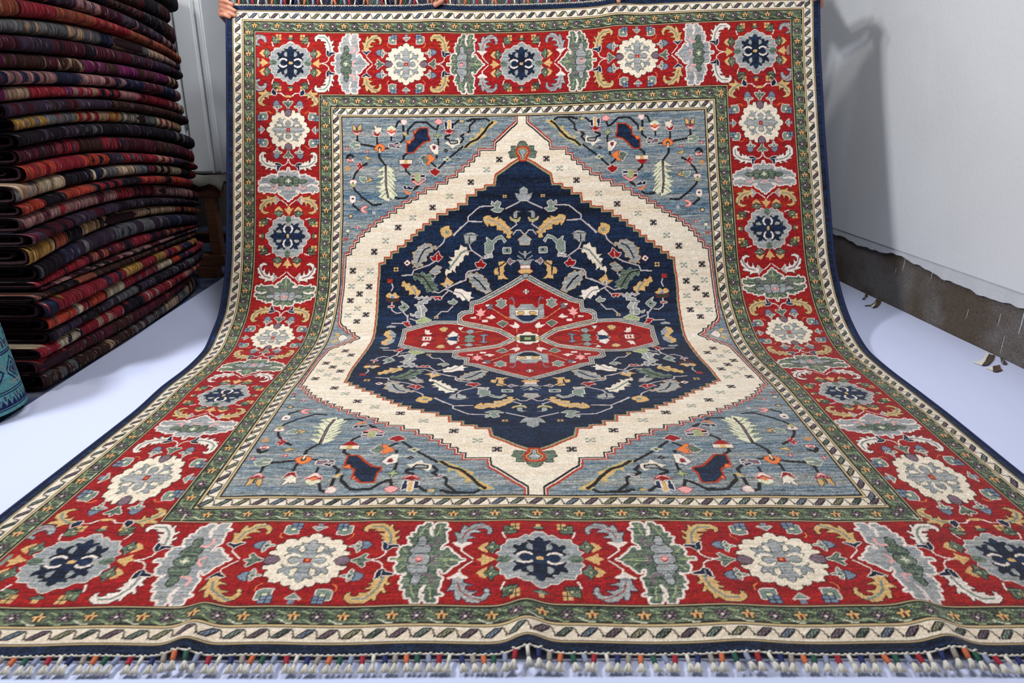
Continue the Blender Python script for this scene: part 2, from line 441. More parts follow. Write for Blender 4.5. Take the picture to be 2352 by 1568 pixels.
P y G 2008,5905 2046,5885 2101,5956 2098,6018
P w k 2090,6040 2105,5976 2139,5935 2186,5965 2236,6017 2256,6060 2116,6072
"""
NU, NV = 1024, 1235            # knots across and along the big rug
RW, RL = 1.0, 1.206            # width and length in rug units
SC = 1024.0
PAL = dict(k=(26,24,26), n=(16,30,54), b=(116,126,131), c=(218,205,186), w=(220,206,196), y=(198,160,104),
           r=(134,14,22), o=(164,50,26), O=(216,120,64), p=(224,158,154), g=(86,100,86), G=(150,160,116),
           h=(116,130,120), s=(146,148,148), S=(112,124,140), m=(112,92,102), d=(40,52,40), e=(208,206,178),
           t=(180,136,92), v=(142,140,108), x=(78,89,72), q=(222,208,188), z=(192,168,124), l=(186,174,172))
KEYS = ''.join(PAL)
CODE = {c: i for i, c in enumerate(KEYS)}

ART = {
 'R4': ["rrp rr","rrp rr","pppppp","rrp rr","rrp rr"],
 'R5': ["oo.oo.oo","ooooooo","..oo.oo.","ooooooo","oo.oo.oo"],
 'W4': ["ww.ww","wkwkw",".www.","wkwkw","ww.ww"],
 'K4': ["...kkk...","...kkk...",".kkkkkkk.","kkkkwkkkk",".kkkkkkk.","...kkk...","...kkk..."],
 'DY': ["...nn.nn...","w..nn.nn..w",".nn.yyy.nn.",".nnyyyyynn.","...yywyy...",".nnyyyyynn.",".nn.yyy.nn.","w..nn.nn..w","...nn.nn..."],
 'Y4': ["yyy.yyy","yyy.yyy","...k...","yyy.yyy","yyy.yyy"],
 'Y8': [".yyy.yyy.","yyyykyyyy",".yykkkyy.","...kkk...",".yykkkyy.","yyyykyyyy",".yyy.yyy."],
 'RX': ["oooo.oooo","orro.orro","ooooooooo","...oro...","ooooooooo","orro.orro","oooo.oooo"],
 'DS': ["...kwwkwwk...","...kwwkwwk...","kkk.kwkwk.kkk","kwwwkwkwkwwwk","kkkkkwswkkkkk","kwwwkwkwkwwwk","kkk.kwkwk.kkk","...kwwkwwk...","...kwwkwwk..."],
 'DK': ["kkkkk.kkkkk","kmmkk.kkmmk","kmmkk.kkmmk","kkkkkkkkkkk","...kknkk...","...kknkk...","kkkkkkkkkkk","kmmkk.kkmmk","kmmkk.kkmmk","kkkkk.kkkkk"],
 'LK': ["hhhh...hhhh","hh.h...h.hh","hhhhh.hhhhh","....hhh....",".....h.....","....hhh....","hhhhh.hhhhh","hh.h...h.hh","hhhh...hhhh"],
 'GOLD': ["....kyyk....","....kyyk....",".kkkkyykkkk.","kyyyyyyyyyyk","kyyyyrryyyyk",".kkyyrryykk.","..kyykkyyk..","..kyykkyyk..","..kyykkyyk..","...kk..kk..."],
 'MAUV': ["...kk..kk...","..kmmkkmmk..","..kmmkkmmk..",".kkkmkkmkkk.","kmmmkwkkmmmk","kmmkwwwkkmmk",".kkkkwkkkkk.","..kmmkkmmk..",".kmmmkkmmmk.","..kmk..kmk..","...k....k..."],
 'GRD': ["........kkkkkkk...",".......kkGkGGkkk..","......kkGkGkGk.kk.",".....kkGkGGkkk..k.","....kkGGkGkkk...k.","...kkGkGkGkk....kk","..kkGkGGkkk......k","k.kGGkGkkk.......k","kkkGkGkkk........k",".kkkkkkk.........k"],
}

class Canvas:
    def __init__(s, nu, nv):
        s.nu, s.nv = nu, nv
        s.a = np.zeros((nv, nu), np.uint8); s.a[:] = CODE['b']
    def mask_poly(s, P):
        # even-odd scanline fill on the knot grid; P in knots
        m = np.zeros((s.nv, s.nu), bool)
        x = P[:, 0]; y = P[:, 1]
        y0 = max(0, int(math.floor(y.min()))); y1 = min(s.nv - 1, int(math.ceil(y.max())))
        n = len(P)
        X1 = np.roll(x, -1); Y1 = np.roll(y, -1)
        for j in range(y0, y1 + 1):
            c = j + .5
            cr = (y <= c) != (Y1 <= c)
            if not cr.any(): continue
            xs = np.sort(x[cr] + (c - y[cr]) * (X1[cr] - x[cr]) / (Y1[cr] - y[cr]))
            for a, b in zip(xs[0::2], xs[1::2]):
                i0 = max(0, int(math.ceil(a - .5))); i1 = min(s.nu, int(math.floor(b - .5)) + 1)
                if i1 > i0: m[j, i0:i1] = True
        return m
    def bbox(s, P, pad):
        x0 = max(0, int(P[:, 0].min()) - pad); x1 = min(s.nu, int(P[:, 0].max()) + pad + 2)
        y0 = max(0, int(P[:, 1].min()) - pad); y1 = min(s.nv, int(P[:, 1].max()) + pad + 2)
        return x0, x1, y0, y1
    def poly(s, P, fill, rings=''):
        P = np.asarray(P, float)
        if rings == '.': rings = ''
        pad = len(rings) + 1
        x0, x1, y0, y1 = s.bbox(P, pad)
        if x1 <= x0 or y1 <= y0: return
        sub = Canvas.__new__(Canvas); sub.nu, sub.nv = x1 - x0, y1 - y0
        m = Canvas.mask_poly(sub, P - [x0, y0])
        ms = [m]
        for k in range(len(rings)):
            p = ms[-1]; d = p.copy()
            d[1:] |= p[:-1]; d[:-1] |= p[1:]
            if len(rings) > 2 or k % 2:
                q = d.copy(); d[:, 1:] |= q[:, :-1]; d[:, :-1] |= q[:, 1:]
            else:
                d[:, 1:] |= p[:, :-1]; d[:, :-1] |= p[:, 1:]
            ms.append(d)
        v = s.a[y0:y1, x0:x1]
        for k in range(len(rings), 0, -1): v[ms[k]] = CODE[rings[k - 1]]
        v[ms[0]] = CODE[fill]
    def line(s, P, col, w):
        P = np.asarray(P, float)
        x0, x1, y0, y1 = s.bbox(P, int(w) + 2)
        if x1 <= x0 or y1 <= y0: return
        gx, gy = np.meshgrid(np.arange(x0, x1) + .5, np.arange(y0, y1) + .5)
        d = np.full(gx.shape, 1e9)
        for a, b in zip(P[:-1], P[1:]):
            v = b - a; L = max(1e-9, (v * v).sum())
            t = np.clip(((gx - a[0]) * v[0] + (gy - a[1]) * v[1]) / L, 0, 1)
            d = np.minimum(d, (gx - a[0] - t * v[0]) ** 2 + (gy - a[1] - t * v[1]) ** 2)
        s.a[y0:y1, x0:x1][d <= (w / 2) ** 2] = CODE[col]
    def art(s, name, cx, cy, rot=False, flip=False, remap=None):
        A = ART[name]; H = len(A); Wd = max(map(len, A))
        for j, row in enumerate(A):
            for i, ch in enumerate(row):
                if ch in '. ': continue
                if remap and ch in remap: ch = remap[ch]
                x, y = i - Wd // 2, j - H // 2
                if flip: y = -y
                if rot: x, y = y, x
                X, Y = int(cx) + x, int(cy) + y
                if 0 <= X < s.nu and 0 <= Y < s.nv: s.a[Y, X] = CODE[ch]

def border_motifs(cv):
    KS, KT = 1 / 13300., 1 / 12830.
    def put(kind, pts, org, vert=False, sdir=1, tdir=1, fill='', ring='', w=1, s0=(0, 0), k=1.0):
        q = []
        for (a, b) in pts:
            s_ = (a - s0[0]) * KS * k * sdir; t_ = (b - s0[1]) * KT * k * tdir
            if vert: q.append(((org[0] + t_) * SC, (org[1] + s_) * SC))
            else: q.append(((org[0] + s_) * SC, (org[1] + t_) * SC))
        if kind == 'P': cv.poly(q, fill, ring)
        else: cv.line(q, fill, w)
    def quad(q):                       # full figure from its upper right quadrant
        a = [(x, y) for x, y in q]; b = [(x, -y) for x, y in q[::-1]]
        c = [(-x, -y) for x, y in q]; d = [(-x, y) for x, y in q[::-1]]
        return a + b + c + d
    FIG = [(0,-378),(38,-345),(45,-295),(140,-312),(110,-270),(70,-235),(62,-175),(72,-120),(128,-140),(165,-185),(150,-230),(118,-262),(188,-252),(212,-190),(285,-232),(278,-165),(240,-130),(288,-68),(262,-62),(215,-100),(130,-100),(80,-82),(60,-62),(75,-32),(110,-42),(150,-58),(205,-45),(222,0)]
    NAVY = [(0,-475),(45,-470),(75,-440),(100,-400),(160,-410),(215,-365),(240,-330),(362,-330),(375,-260),(425,-235),(432,-150),(485,-110),(440,-60),(430,0)]
    CREAM = [(0,-475),(50,-455),(72,-425),(75,-392),(130,-415),(175,-390),(190,-340),(245,-362),(325,-352),(338,-275),(400,-262),(402,-190),(375,-165),(450,-145),(462,-95),(390,-85),(400,0)]
    def rosette(org, vert, navy):
        pt = lambda *a, **k: put(*a, org=org, vert=vert, **k)
        for sy in (-1, 1):
            for sx in (-1, 1):
                m = lambda L: [(x * sx, y * sy) for x, y in L]
                if navy:
                    pt('P', m([(530,-335),(560,-275),(610,-215),(560,-155),(535,-85),(505,-150),(430,-215),(505,-275)]), fill='g', ring='k')
                    pt('P', m([(580,-300),(640,-280),(700,-205),(640,-150),(585,-115),(590,-160),(625,-210),(590,-260)]), fill='y', ring='')
                    pt('P', m([(515,-215),(540,-250),(570,-215),(540,-185)]), fill='G', ring='k')
                    pt('P', m([(260,-560),(400,-600),(400,-450),(340,-440),(250,-460)]), fill='x', ring='k')
                    pt('P', m([(215,-640),(330,-640),(330,-580),(290,-570),(285,-520),(215,-520)]), fill='y', ring='')
                    pt('L', m([(272,-640),(272,-520)]), fill='k', w=1); pt('L', m([(215,-582),(330,-582)]), fill='k', w=1)
                    pt('P', m([(300,-545),(340,-545),(340,-505),(300,-505)]), fill='G', ring='k')
                    pt('L', m([(420,-470),(405,-410),(385,-370)]), fill='w', w=1.6)
                else:
                    pt('P', m([(525,-330),(500,-270),(420,-245),(500,-220),(540,-130),(570,-210),(600,-250),(560,-290)]), fill='h', ring='w')
                    pt('P', m([(570,-330),(640,-310),(690,-260),(640,-200),(580,-190),(590,-250)]), fill='S', ring='n')
                    pt('P', m([(490,-255),(530,-280),(560,-245),(530,-210)]), fill='g', ring='w')
                    pt('P', m([(290,-600),(395,-610),(400,-480),(330,-450),(230,-460),(240,-560)]), fill='h', ring='w')
                    pt('P', m([(215,-660),(340,-660),(330,-560),(215,-550)]), fill='S', ring='n')
                    pt('L', m([(275,-660),(275,-555)]), fill='n', w=1); pt('L', m([(215,-608),(335,-608)]), fill='n', w=1)
                    pt('P', m([(280,-560),(330,-560),(330,-520),(280,-520)]), fill='e', ring='g')
                    pt('L', m([(430,-470),(425,-410),(380,-370)]), fill='O', w=1)
            if navy:
                pt('P', [(-75, sy*-560),(0, sy*-515),(75, sy*-560),(30, sy*-575),(-30, sy*-575)], fill='g', ring='k')
                pt('P', [(-32, sy*-625),(32, sy*-625),(32, sy*-578),(-32, sy*-578)], fill='y', ring='')
            else:
                pt('P', [(-90, sy*-600),(0, sy*-520),(90, sy*-600),(30, sy*-590),(-30, sy*-590)], fill='h', ring='w')
                pt('P', [(-35, sy*-665),(35, sy*-665),(30, sy*-600),(-30, sy*-600)], fill='S', ring='')
        for sx in (-1, 1):
            m = lambda L: [(x * sx, y) for x, y in L]
            if navy:
                pt('P', m([(490,10),(570,-45),(650,-100),(645,-30),(700,-5),(705,20),(645,40),(655,110),(600,70),(545,40)]), fill='y', ring='')
            else:
                pt('P', m([(480,0),(560,-35),(640,-115),(665,-85),(640,-30),(720,0),(640,30),(670,90),(640,110),(560,40)]), fill='g', ring='w')
        if navy:
            pt('P', quad(NAVY), fill='s', ring='w'); pt('P', quad(FIG), fill='n', ring='k')
            pt('P', [(-45,-18),(0,-32),(45,-18),(45,18),(0,32),(-45,18)], fill='y', ring='')
        else:
            pt('P', quad(CREAM), fill='q', ring='k'); pt('P', [(x*.94, y*.94) for x, y in quad(FIG)], fill='s', ring='x')
            pt('P', [(-45,-38),(45,-38),(45,38),(-45,38)], fill='r', ring=''); pt('P', [(-22,-18),(22,-18),(22,18),(-22,18)], fill='O', ring='')
        for sx in (-1, 1):
            for sy in (-1, 1):
                pt('L', [(sx*x, sy*y) for x, y in [(88,-58),(120,-84),(180,-96),(240,-66)]], fill='w' if navy else 'q', w=2.4)
                pt('P', [(sx*x, sy*y) for x, y in [(75,-150),(110,-175),(140,-200),(130,-240),(95,-250),(80,-200)]], fill='s' if navy else 'q', ring='')
            if navy: pt('P', [(sx*x, y) for x, y in [(310,0),(350,-48),(410,-55),(455,-40),(470,0),(455,40),(410,55),(350,48)]], fill='g', ring='h')
            else: pt('P', [(sx*x, y) for x, y in [(305,0),(345,-60),(410,-72),(465,-50),(480,0),(465,50),(410,72),(345,60)]], fill='m', ring='k')
    PLM = [(475,812),(480,795),(560,790),(580,740),(550,690),(570,650),(575,600),(640,580),(690,595),(700,560),(650,520),(665,500),(635,430),(690,420),(665,345),(715,345),(720,290),(735,215),(790,220),(812,150),(870,150),(890,200),(858,240),(858,310),(895,400),(925,410),(918,315),(888,285),(930,260),(930,190),(960,150),(1050,150),(1060,190),(1030,240),(1110,265),(1060,300),(1070,440),(1085,510),(1030,560),(1015,660),(1070,650),(1095,590),(1140,640),(1150,665),(1180,710),(1230,740),(1250,790),(1310,812)]
    CORE = [(760,440),(790,410),(830,420),(860,500),(850,560),(915,600),(915,680),(875,710),(915,760),(922,812),(680,812),(690,770),(730,730),(685,690),(690,640),(735,600),(740,570),(770,540),(755,480)]
    LEAF1 = [(95,300),(80,235),(110,195),(170,160),(310,160),(360,200),(385,235),(395,190),(420,195),(420,250),(450,310),(470,330),(490,295),(515,305),(495,350),(470,380),(480,430),(520,405),(535,430),(500,470),(510,540),(470,560),(410,520),(330,500),(365,480),(310,440),(345,420),(275,355),(345,355),(335,320),(215,300),(240,270),(160,255),(130,275),(140,325)]
    LEAF2 = [(1200,500),(1195,400),(1160,325),(1235,340),(1245,270),(1270,190),(1300,200),(1300,250),(1340,220),(1380,170),(1480,155),(1570,210),(1612,275),(1600,340),(1575,370),(1555,350),(1560,300),(1520,245),(1455,245),(1410,270),(1480,320),(1390,325),(1350,350),(1345,400),(1425,415),(1320,450),(1325,510),(1260,530)]
    CAL1 = [(350,505),(385,520),(420,560),(480,560),(548,560),(535,595),(470,610),(420,665),(375,645),(355,590)]
    CAL2 = [(1150,510),(1210,520),(1260,545),(1300,520),(1370,520),(1300,570),(1270,610),(1220,570)]
    def unit(org, vert, sdir, body, core, l1, l2, k=1.0):
        # org = palmette core centre; local frame origin at (800, 812)
        for td in (-1, 1):
            pt = lambda kind, L, **kw: put(kind, L, org=org, vert=vert, sdir=sdir, tdir=td, s0=(800, 812), k=k, **kw)
            pt('L', [(240,812),(345,785),(400,735),(412,670)], fill='w', w=1.4)
            pt('L', [(1400,790),(1350,745),(1268,655),(1268,620)], fill='w', w=1.4)
            pt('P', LEAF1, fill=l1[0], ring=l1[1]); pt('L', [(180,222),(300,222),(370,290),(420,380),(445,540)], fill=l1[2], w=2.2 if l1[2] != 'r' else 1)
            pt('P', CAL1, fill=l1[3], ring='w'); pt('L', [(412,560),(412,620)], fill='s', w=1.4)
            pt('P', LEAF2, fill=l2[0], ring=l2[1]); pt('L', [(1520,195),(1400,240),(1300,320),(1262,450)], fill=l2[2], w=2.2 if l2[2] != 'r' else 1)
            pt('P', CAL2, fill=l2[3], ring='w')
        both = lambda L: L + [(x_, 1624 - y_) for x_, y_ in L[::-1]]
        pf = lambda kind, L, **kw: put(kind, L, org=org, vert=vert, sdir=sdir, tdir=1, s0=(800, 812), k=k, **kw)
        pf('P', both(PLM), fill=body, ring='ww')
        if body == 'g':
            for sy in (-1, 1):
                for L in ([(700,812+sy*20),(560,812+sy*14),(500,812)], [(980,812+sy*22),(1120,812+sy*14),(1250,812)], [(760,812+sy*420),(790,812+sy*520),(830,812+sy*600)], [(960,812+sy*420),(985,812+sy*520),(995,812+sy*620)], [(650,812+sy*110),(600,812+sy*180)], [(1100,812+sy*60),(1150,812+sy*110)]):
                    pf('L', L, fill='G', w=1.2)
        pf('P', both(CORE), fill=core, ring='k')
        for sy in (-1, 1):
            pf('L', [(735,812+sy*85),(800,812+sy*95),(870,812+sy*90)], fill='k', w=1); pf('L', [(755,812+sy*240),(800,812+sy*225),(850,812+sy*240)], fill='k', w=1)
        for td in (-1, 1):
            pt = lambda kind, L, **kw: put(kind, L, org=org, vert=vert, sdir=sdir, tdir=td, s0=(800, 812), k=k, **kw)
            cc = 'r' if body == 'g' else 'w'
            sq = 'p' if body == 's' else 'm'
            pt('L', [(875,562),(955,555),(992,510),(975,440)], fill=sq, w=2.6)
            pt('L', [(1005,740),(960,780),(950,812)], fill=sq, w=2.4)
        for td in (-1, 1):
            pt = lambda kind, L, **kw: put(kind, L, org=org, vert=vert, sdir=sdir, tdir=td, s0=(800, 812), k=k, **kw)
            pt('P', [(740,812),(800,745),(850,812)], fill='p' if body == 'g' else 'e', ring='')
            pt('L', [(765,800),(800,765),(835,800)], fill='r' if body == 'g' else 'g', w=1)
    V0, U0 = .1008, .1025
    # horizontal border
    unit((.1065 + 1262*KS, V0), False, 1, 's', 'g', ('w','k','h','n'), ('y','k','h','n'))
    unit((.3040 + 1257*KS, V0), False, 1, 'g', 's', ('y','k','h','n'), ('s','n','r','w'))
    rosette((.1065, V0), False, True); rosette((.3040, V0), False, False); rosette((.5, V0), False, True)
    # side border, cream (.218) - navy (.408) - cream (.603)
    ks = .97
    unit((U0, .218 + 1262*KS*ks), True, 1, 's', 'g', ('w','k','h','n'), ('y','k','h','s'), ks)
    unit((U0, .603 - 1257*KS*ks), True, -1, 'g', 's', ('y','k','h','n'), ('w','k','m','s'), ks)
    rosette((U0, .218), True, False); rosette((U0, .408), True, True); rosette((U0, .603), True, False)
    # leaves between the corner rosette and the first ivory one
    for sx in (-1, 1):
        f = lambda L: [((U0 + sx*(925 - x)*-1/10640.)*SC, (.218 + (y - 850)/10260.)*SC) for x, y in L]
        cv.line(f([(710,190),(800,195),(840,235),(925,250)]), 'w', 1.5)
        cv.poly(f([(700,165),(620,200),(540,165),(490,115),(500,170),(385,180),(400,215),(450,230),(390,280),(372,330),(395,390),(470,425),(520,415),(465,380),(455,340),(500,310),(490,265),(540,262),(570,300),(575,240),(650,230)]), 'y', 'k')
        cv.line(f([(640,185),(540,215),(450,280),(415,350)]), 'h', 2.4)
        cv.poly(f([(650,115),(710,170),(700,235),(650,225),(620,180)]), 'n', 'w')
    f = lambda L: [((U0 + (x - 925)/10640.)*SC, (.218 + (y - 850)/10260.)*SC) for x, y in L]
    cv.poly(f([(840,240),(925,225),(1000,240),(985,262),(870,262)]), 'y', '')
    for sy in (-1, 1):
        g = lambda L: [((.1065 + (x - 910)*KS)*SC, (V0 + sy*(y - 755)*KT)*SC) for x, y in L]
        cv.poly(g([(48,320),(45,180),(100,150),(180,120),(270,120),(340,170),(375,250),(360,300),(320,290),(300,240),(240,210),(180,250),(150,320),(215,340),(215,380),(140,360),(115,420),(110,460),(60,460)]), 's', 'n')
        cv.line(g([(60,310),(130,220),(200,160),(270,150)]), 'r', 1)
        cv.poly(g([(150,755),(150,660),(190,650),(215,700),(200,755)]), 'h', '')

def serrate(P, step=4.2, amp=2.3):
    # saw-toothed leaf edge
    out = []; k = 0
    A = sum(a[0] * b[1] - b[0] * a[1] for a, b in zip(P, P[1:] + P[:1])); sg = 1 if A > 0 else -1
    for a, b in zip(P, P[1:] + P[:1]):
        dx, dy = b[0] - a[0], b[1] - a[1]; L = math.hypot(dx, dy)
        if L < 1e-6: continue
        n = max(1, int(L / step)); nx, ny = dy / L * sg, -dx / L * sg
        for j in range(n):
            t = j / n; o = (amp if k % 2 else -amp * .55); k += 1
            s_ = .25 * step if k % 2 else 0
            out.append((a[0] + dx * t + nx * o + dx / L * s_, a[1] + dy * t + ny * o + dy / L * s_))
    return out

def build_index():
    hu, hv = NU // 2, (NV + 1) // 2
    cv = Canvas(hu, hv)
    for ln in FIELD.strip().split('\n'):
        t = ln.split()
        if t[0] == 'X':
            u, v = map(int, t[2].split(',')); cv.art(t[1], u / 10000 * SC, v / 10000 * SC); continue
        P = [tuple(int(q) / 10000 * SC for q in p.split(',')) for p in t[3:]]
        if t[0] == 'T': cv.poly(serrate(P), t[1], t[2])
        elif t[0] == 'P': cv.poly(P, t[1], t[2])
        else: cv.line(P, t[1], float(t[2]))
    a = cv.a
    jj, ii = np.mgrid[0:hv, 0:hu]
    d = np.minimum(ii, jj)                       # distance from the outer edge in knots
    field = a.copy()
    B = [round(x * SC) for x in (.010, .026, .046, .156, .177, .192)]
    cb = Canvas(hu, hv); cb.a[:] = CODE['r']
    border_motifs(cb)
    red = (d >= B[2]) & (d < B[3])
    a[d < B[5]] = CODE['c']
    a[d < B[4]] = CODE['x']
    a[red] = cb.a[red]
    a[d < B[2]] = CODE['x']
    a[d < B[1]] = CODE['c']
    a[d < B[0]] = CODE['n']
    for q, seq in ((B[0], 'kzk'), (B[1], 'kzzkk'), (B[2], 'kkzk'), (B[3], 'kzkk'), (B[4], 'kkzzk'), (B[5], 'kzzkk')):
        for i, ch in enumerate(seq): a[d == q - 2 + i] = CODE[ch]
    full = np.zeros((NV, NU), np.uint8)
    full[:hv, :hu] = a; full[:hv, hu:] = a[:, ::-1]
    full[NV - hv:, :] = full[:hv, :][::-1]
    # running details of the guard stripes, not mirrored
    fc = Canvas(NU, NV); fc.a = full
    rnd = random.Random(4)
    def band(c0, lo, hi, pitch, off, what):
        for side in range(4):
            horiz = side < 2
            Lb = NU if horiz else NV
            k = -200
            n0, n1 = (lo, (NU if horiz else NV) - lo)
            p = off[side]
            while p > n0: p -= pitch
            i = round((p - off[side]) / pitch)
            while p < n1:
                if p > n0:
                    c = c0 if side in (0, 2) else ((NV if horiz else NU) - c0)
                    x, y = (p, c) if horiz else (c, p)
                    what(x, y, horiz, i)
                p += pitch; i += 1
    def guard(x, y, horiz, i):
        fc.art('GRD', x, y, rot=not horiz, remap={'G': ('v', 'g', 'S', 'h')[i % 4]} if i % 3 else {'G': 'm'})
    band(.0178 * SC, 16, 0, 17.9, (512, 512, 420, 431), guard)
    band(.1848 * SC, 187, 0, 17.9, (505, 512, 420, 431), guard)
    def flowers(x, y, horiz, i):
        g = i % 2 == 0
        if horiz:
            fc.line([(x - 14, y - 6), (x - 8, y - 3)], 'G', 1); fc.line([(x + 8, y + 3), (x + 15, y + 7), (x + 20, y + 7)], 'G' if g else 'e', 1)
        else:
            fc.line([(x - 7, y - 16), (x - 6, y - 10), (x - 2, y - 7)], 'G', 1); fc.line([(x + 7, y + 8), (x + 7, y + 16)], 'G' if g else 'e', 1)
        fc.art('GOLD' if g else 'MAUV', x, y, rot=False)
    band(.0360 * SC, 34, 0, 19.35, (512, 512, .086 * SC, .086 * SC), flowers)
    band(.1665 * SC, 166, 0, 19.6, (502, 512, .21 * SC, .21 * SC), flowers)
    return full

def streaks(rs, n, m, ln, rowmix):
    r = rs.standard_normal((n, m + ln))
    c = np.cumsum(r, 1); c = (c[:, ln:] - c[:, :-ln]) / math.sqrt(ln)
    return c[:, :m] * (1 - rowmix) + rs.standard_normal((n, 1)) * rowmix

def smooth_rows(rs, n, w):
    k = np.hanning(w); k /= math.sqrt((k * k).sum())
    return np.convolve(rs.standard_normal(n + w), k, 'same')[:n]

def build_rgb():
    idx = build_index()
    lut = np.array([PAL[c] for c in KEYS], float)
    rgb = lut[idx]
    rs = np.random.RandomState(11)
    st = streaks(rs, NV, NU, 60, .25); st2 = streaks(rs, NV, NU, 18, .1); fine = rs.standard_normal((NV, NU))
    row = (smooth_rows(rs, NV, 26) * .7 + smooth_rows(rs, NV, 7) * .5)[:, None]
    def m(c): return idx == CODE[c]
    def add(mask, vec, f): rgb[mask] += (f[mask])[:, None] * np.array(vec, float)
    R = row + 0 * st
    st3 = streaks(rs, NV, NU, 9, 0.)
    add(m('b'), (22, 14, 6), st * .8 + R * .6); add(m('b'), (15, 15, 15), st2 * .8 + st3 * .8 + fine * 1.1)
    add(m('s'), (14, 11, 8), st * .7 + R * .3); add(m('s'), (14, 14, 14), st2 * .8 + st3 * .5 + fine)
    add(m('r'), (8, 8, -2), np.abs(R) * .9 + st * .4); add(m('r'), (22, 4, 7), st3 * .5 + fine * .9)
    add(m('n'), (6, 10, 15), st * .5 + R * .6 + st3 * .5 + fine * 1.2)
    add(m('c'), (5, 8, 11), st * .6 + R * .5); add(m('c'), (10, 10, 10), fine + st3 * .5)
    add(m('x'), (22, 23, 18), st2 * .8 + R * .4 + st3 * .5 + fine * .9)
    add(m('g'), (22, 20, 17), st2 * .8 + fine)
    for c in 'ywqhGoeSvm': add(m(c), (13, 13, 13), st2 * .5 + fine)
    for c in 'kd': add(m(c), (9, 8, 8), fine)
    rgb = np.clip(rgb, 6, 250)
    return rgb
# ---------------------------------------------------------------- big rug surface
def hermite(xk, yk, x):
    xk = np.asarray(xk, float); yk = np.asarray(yk, float); h = np.diff(xk); d = np.diff(yk) / h
    m = np.zeros(len(xk)); m[1:-1] = (d[:-1] * h[1:] + d[1:] * h[:-1]) / (h[1:] + h[:-1]); m[0] = d[0]; m[-1] = d[-1]
    i = np.clip(np.searchsorted(xk, x) - 1, 0, len(h) - 1); t = (x - xk[i]) / h[i]
    return (2*t**3-3*t*t+1)*yk[i] + (t**3-2*t*t+t)*h[i]*m[i] + (-2*t**3+3*t*t)*yk[i+1] + (t**3-t*t)*h[i]*m[i+1]

_pp = [(.8,.010),(1.5,.010),(2.05,.010),(2.33,.015),(2.578,.045),(2.76,.15),(2.893,.369),(3.094,.832),(3.181,1.047),(3.26,1.264),(3.31,1.40)]
_s = np.concatenate([[0], np.cumsum([math.dist(a, b) for a, b in zip(_pp, _pp[1:])])])
TT = np.linspace(0, _s[-1], 900)
PD = hermite(_s, [p[0] for p in _pp], TT); PZ = hermite(_s, [p[1] for p in _pp], TT)
k_ = np.hanning(41); k_ /= k_.sum()
def _sm(a): return np.convolve(np.concatenate([a[0] - (a[20:0:-1] - a[0]), a, a[-1] + (a[-1] - a[-2:-22:-1])]), k_, 'valid')
PD, PZ = _sm(PD), _sm(PZ)
_Z = PD * CP + (H - PZ) * SP; PY = CY + F * (-PD * SP + (H - PZ) * CP) / _Z       # picture row of each profile point
def t_of_y(y): return np.interp(-np.asarray(y, float), -PY, TT)

def edge(pts, y):
    a = sorted(pts); ys = np.array([p[0] for p in a], float); xs = np.array([p[1] for p in a], float)
    o = np.interp(y, ys, xs)
    lo = y < ys[0]; hi = y > ys[-1]
    o = np.where(hi, xs[-1] + (xs[-1] - xs[-2]) / (ys[-1] - ys[-2]) * (y - ys[-1]), o)
    return np.where(lo, xs[0], o)
LE = [(-20,523),(48,522),(142,523),(323,524.5),(500,525),(600,523),(658,517),(723,507),(766,488),(800,475),(820,459),(852,424),(887,376),(941,319),(1068,158),(1191,0),(1500,-399)]
RE = [(-20,1880),(20,1881),(115,1882),(226,1887.5),(307,1891),(420,1899),(523,1907),(594,1913),(673,1930),(724,1946),(769,1968),(810,1993.5),(855,2048),(893,2099),(950,2173),(1068,2317),(1096,2352),(1500,2863)]
LF = [(-20,783),(266,782),(323,783.7),(500,785),(540,782.5),(658,779),(723,769),(776,754),(804,738),(872,687),(900,664),(1145.5,497.6),(1500,257)]
RF = [(-20,1612),(249,1621),(404,1629),(465,1634),(594,1642),(691,1655),(723,1665),(772,1681),(820,1712),(868,1762),(900,1790.7),(1144,1988),(1500,2276)]
AX = [(-20,1199),(147,1197.5),(263,1198),(410,1202),(632,1207),(777,1212),(900,1220),(1030,1227),(1137,1232),(1282,1240),(1500,1249)]
ROWS = [(0, 13, 15, 12, -6, -13), (0.101, 142, 147, 147, 121, 113), (0.192, 263, 266, 263, 249, 245), (0.408, 541, 543, 541, 527, 520), (0.603, 775, 776, 777, 766, 758), (0.7266, 859.3, 859.6, 867, 853.7, 849.5), (0.798, 908, 908, 913.4, 904, 902), (0.8719, 961.0, 966, 969, 962, 957), (0.9328, 1018, 1025, 1031, 1022, 1015), (0.988, 1094, 1099, 1102, 1098, 1091), (1.014, 1147, 1146, 1142, 1144, 1144), (1.05, 1198, 1197, 1195, 1197, 1197), (1.105, 1291, 1288, 1284, 1284, 1284), (1.16, 1397, 1396, 1391, 1394, 1402), (1.206, 1506, 1504, 1499, 1501, 1510)]
UC = [0, .192, .5, .808, 1]
VR = np.array([r[0] for r in ROWS])
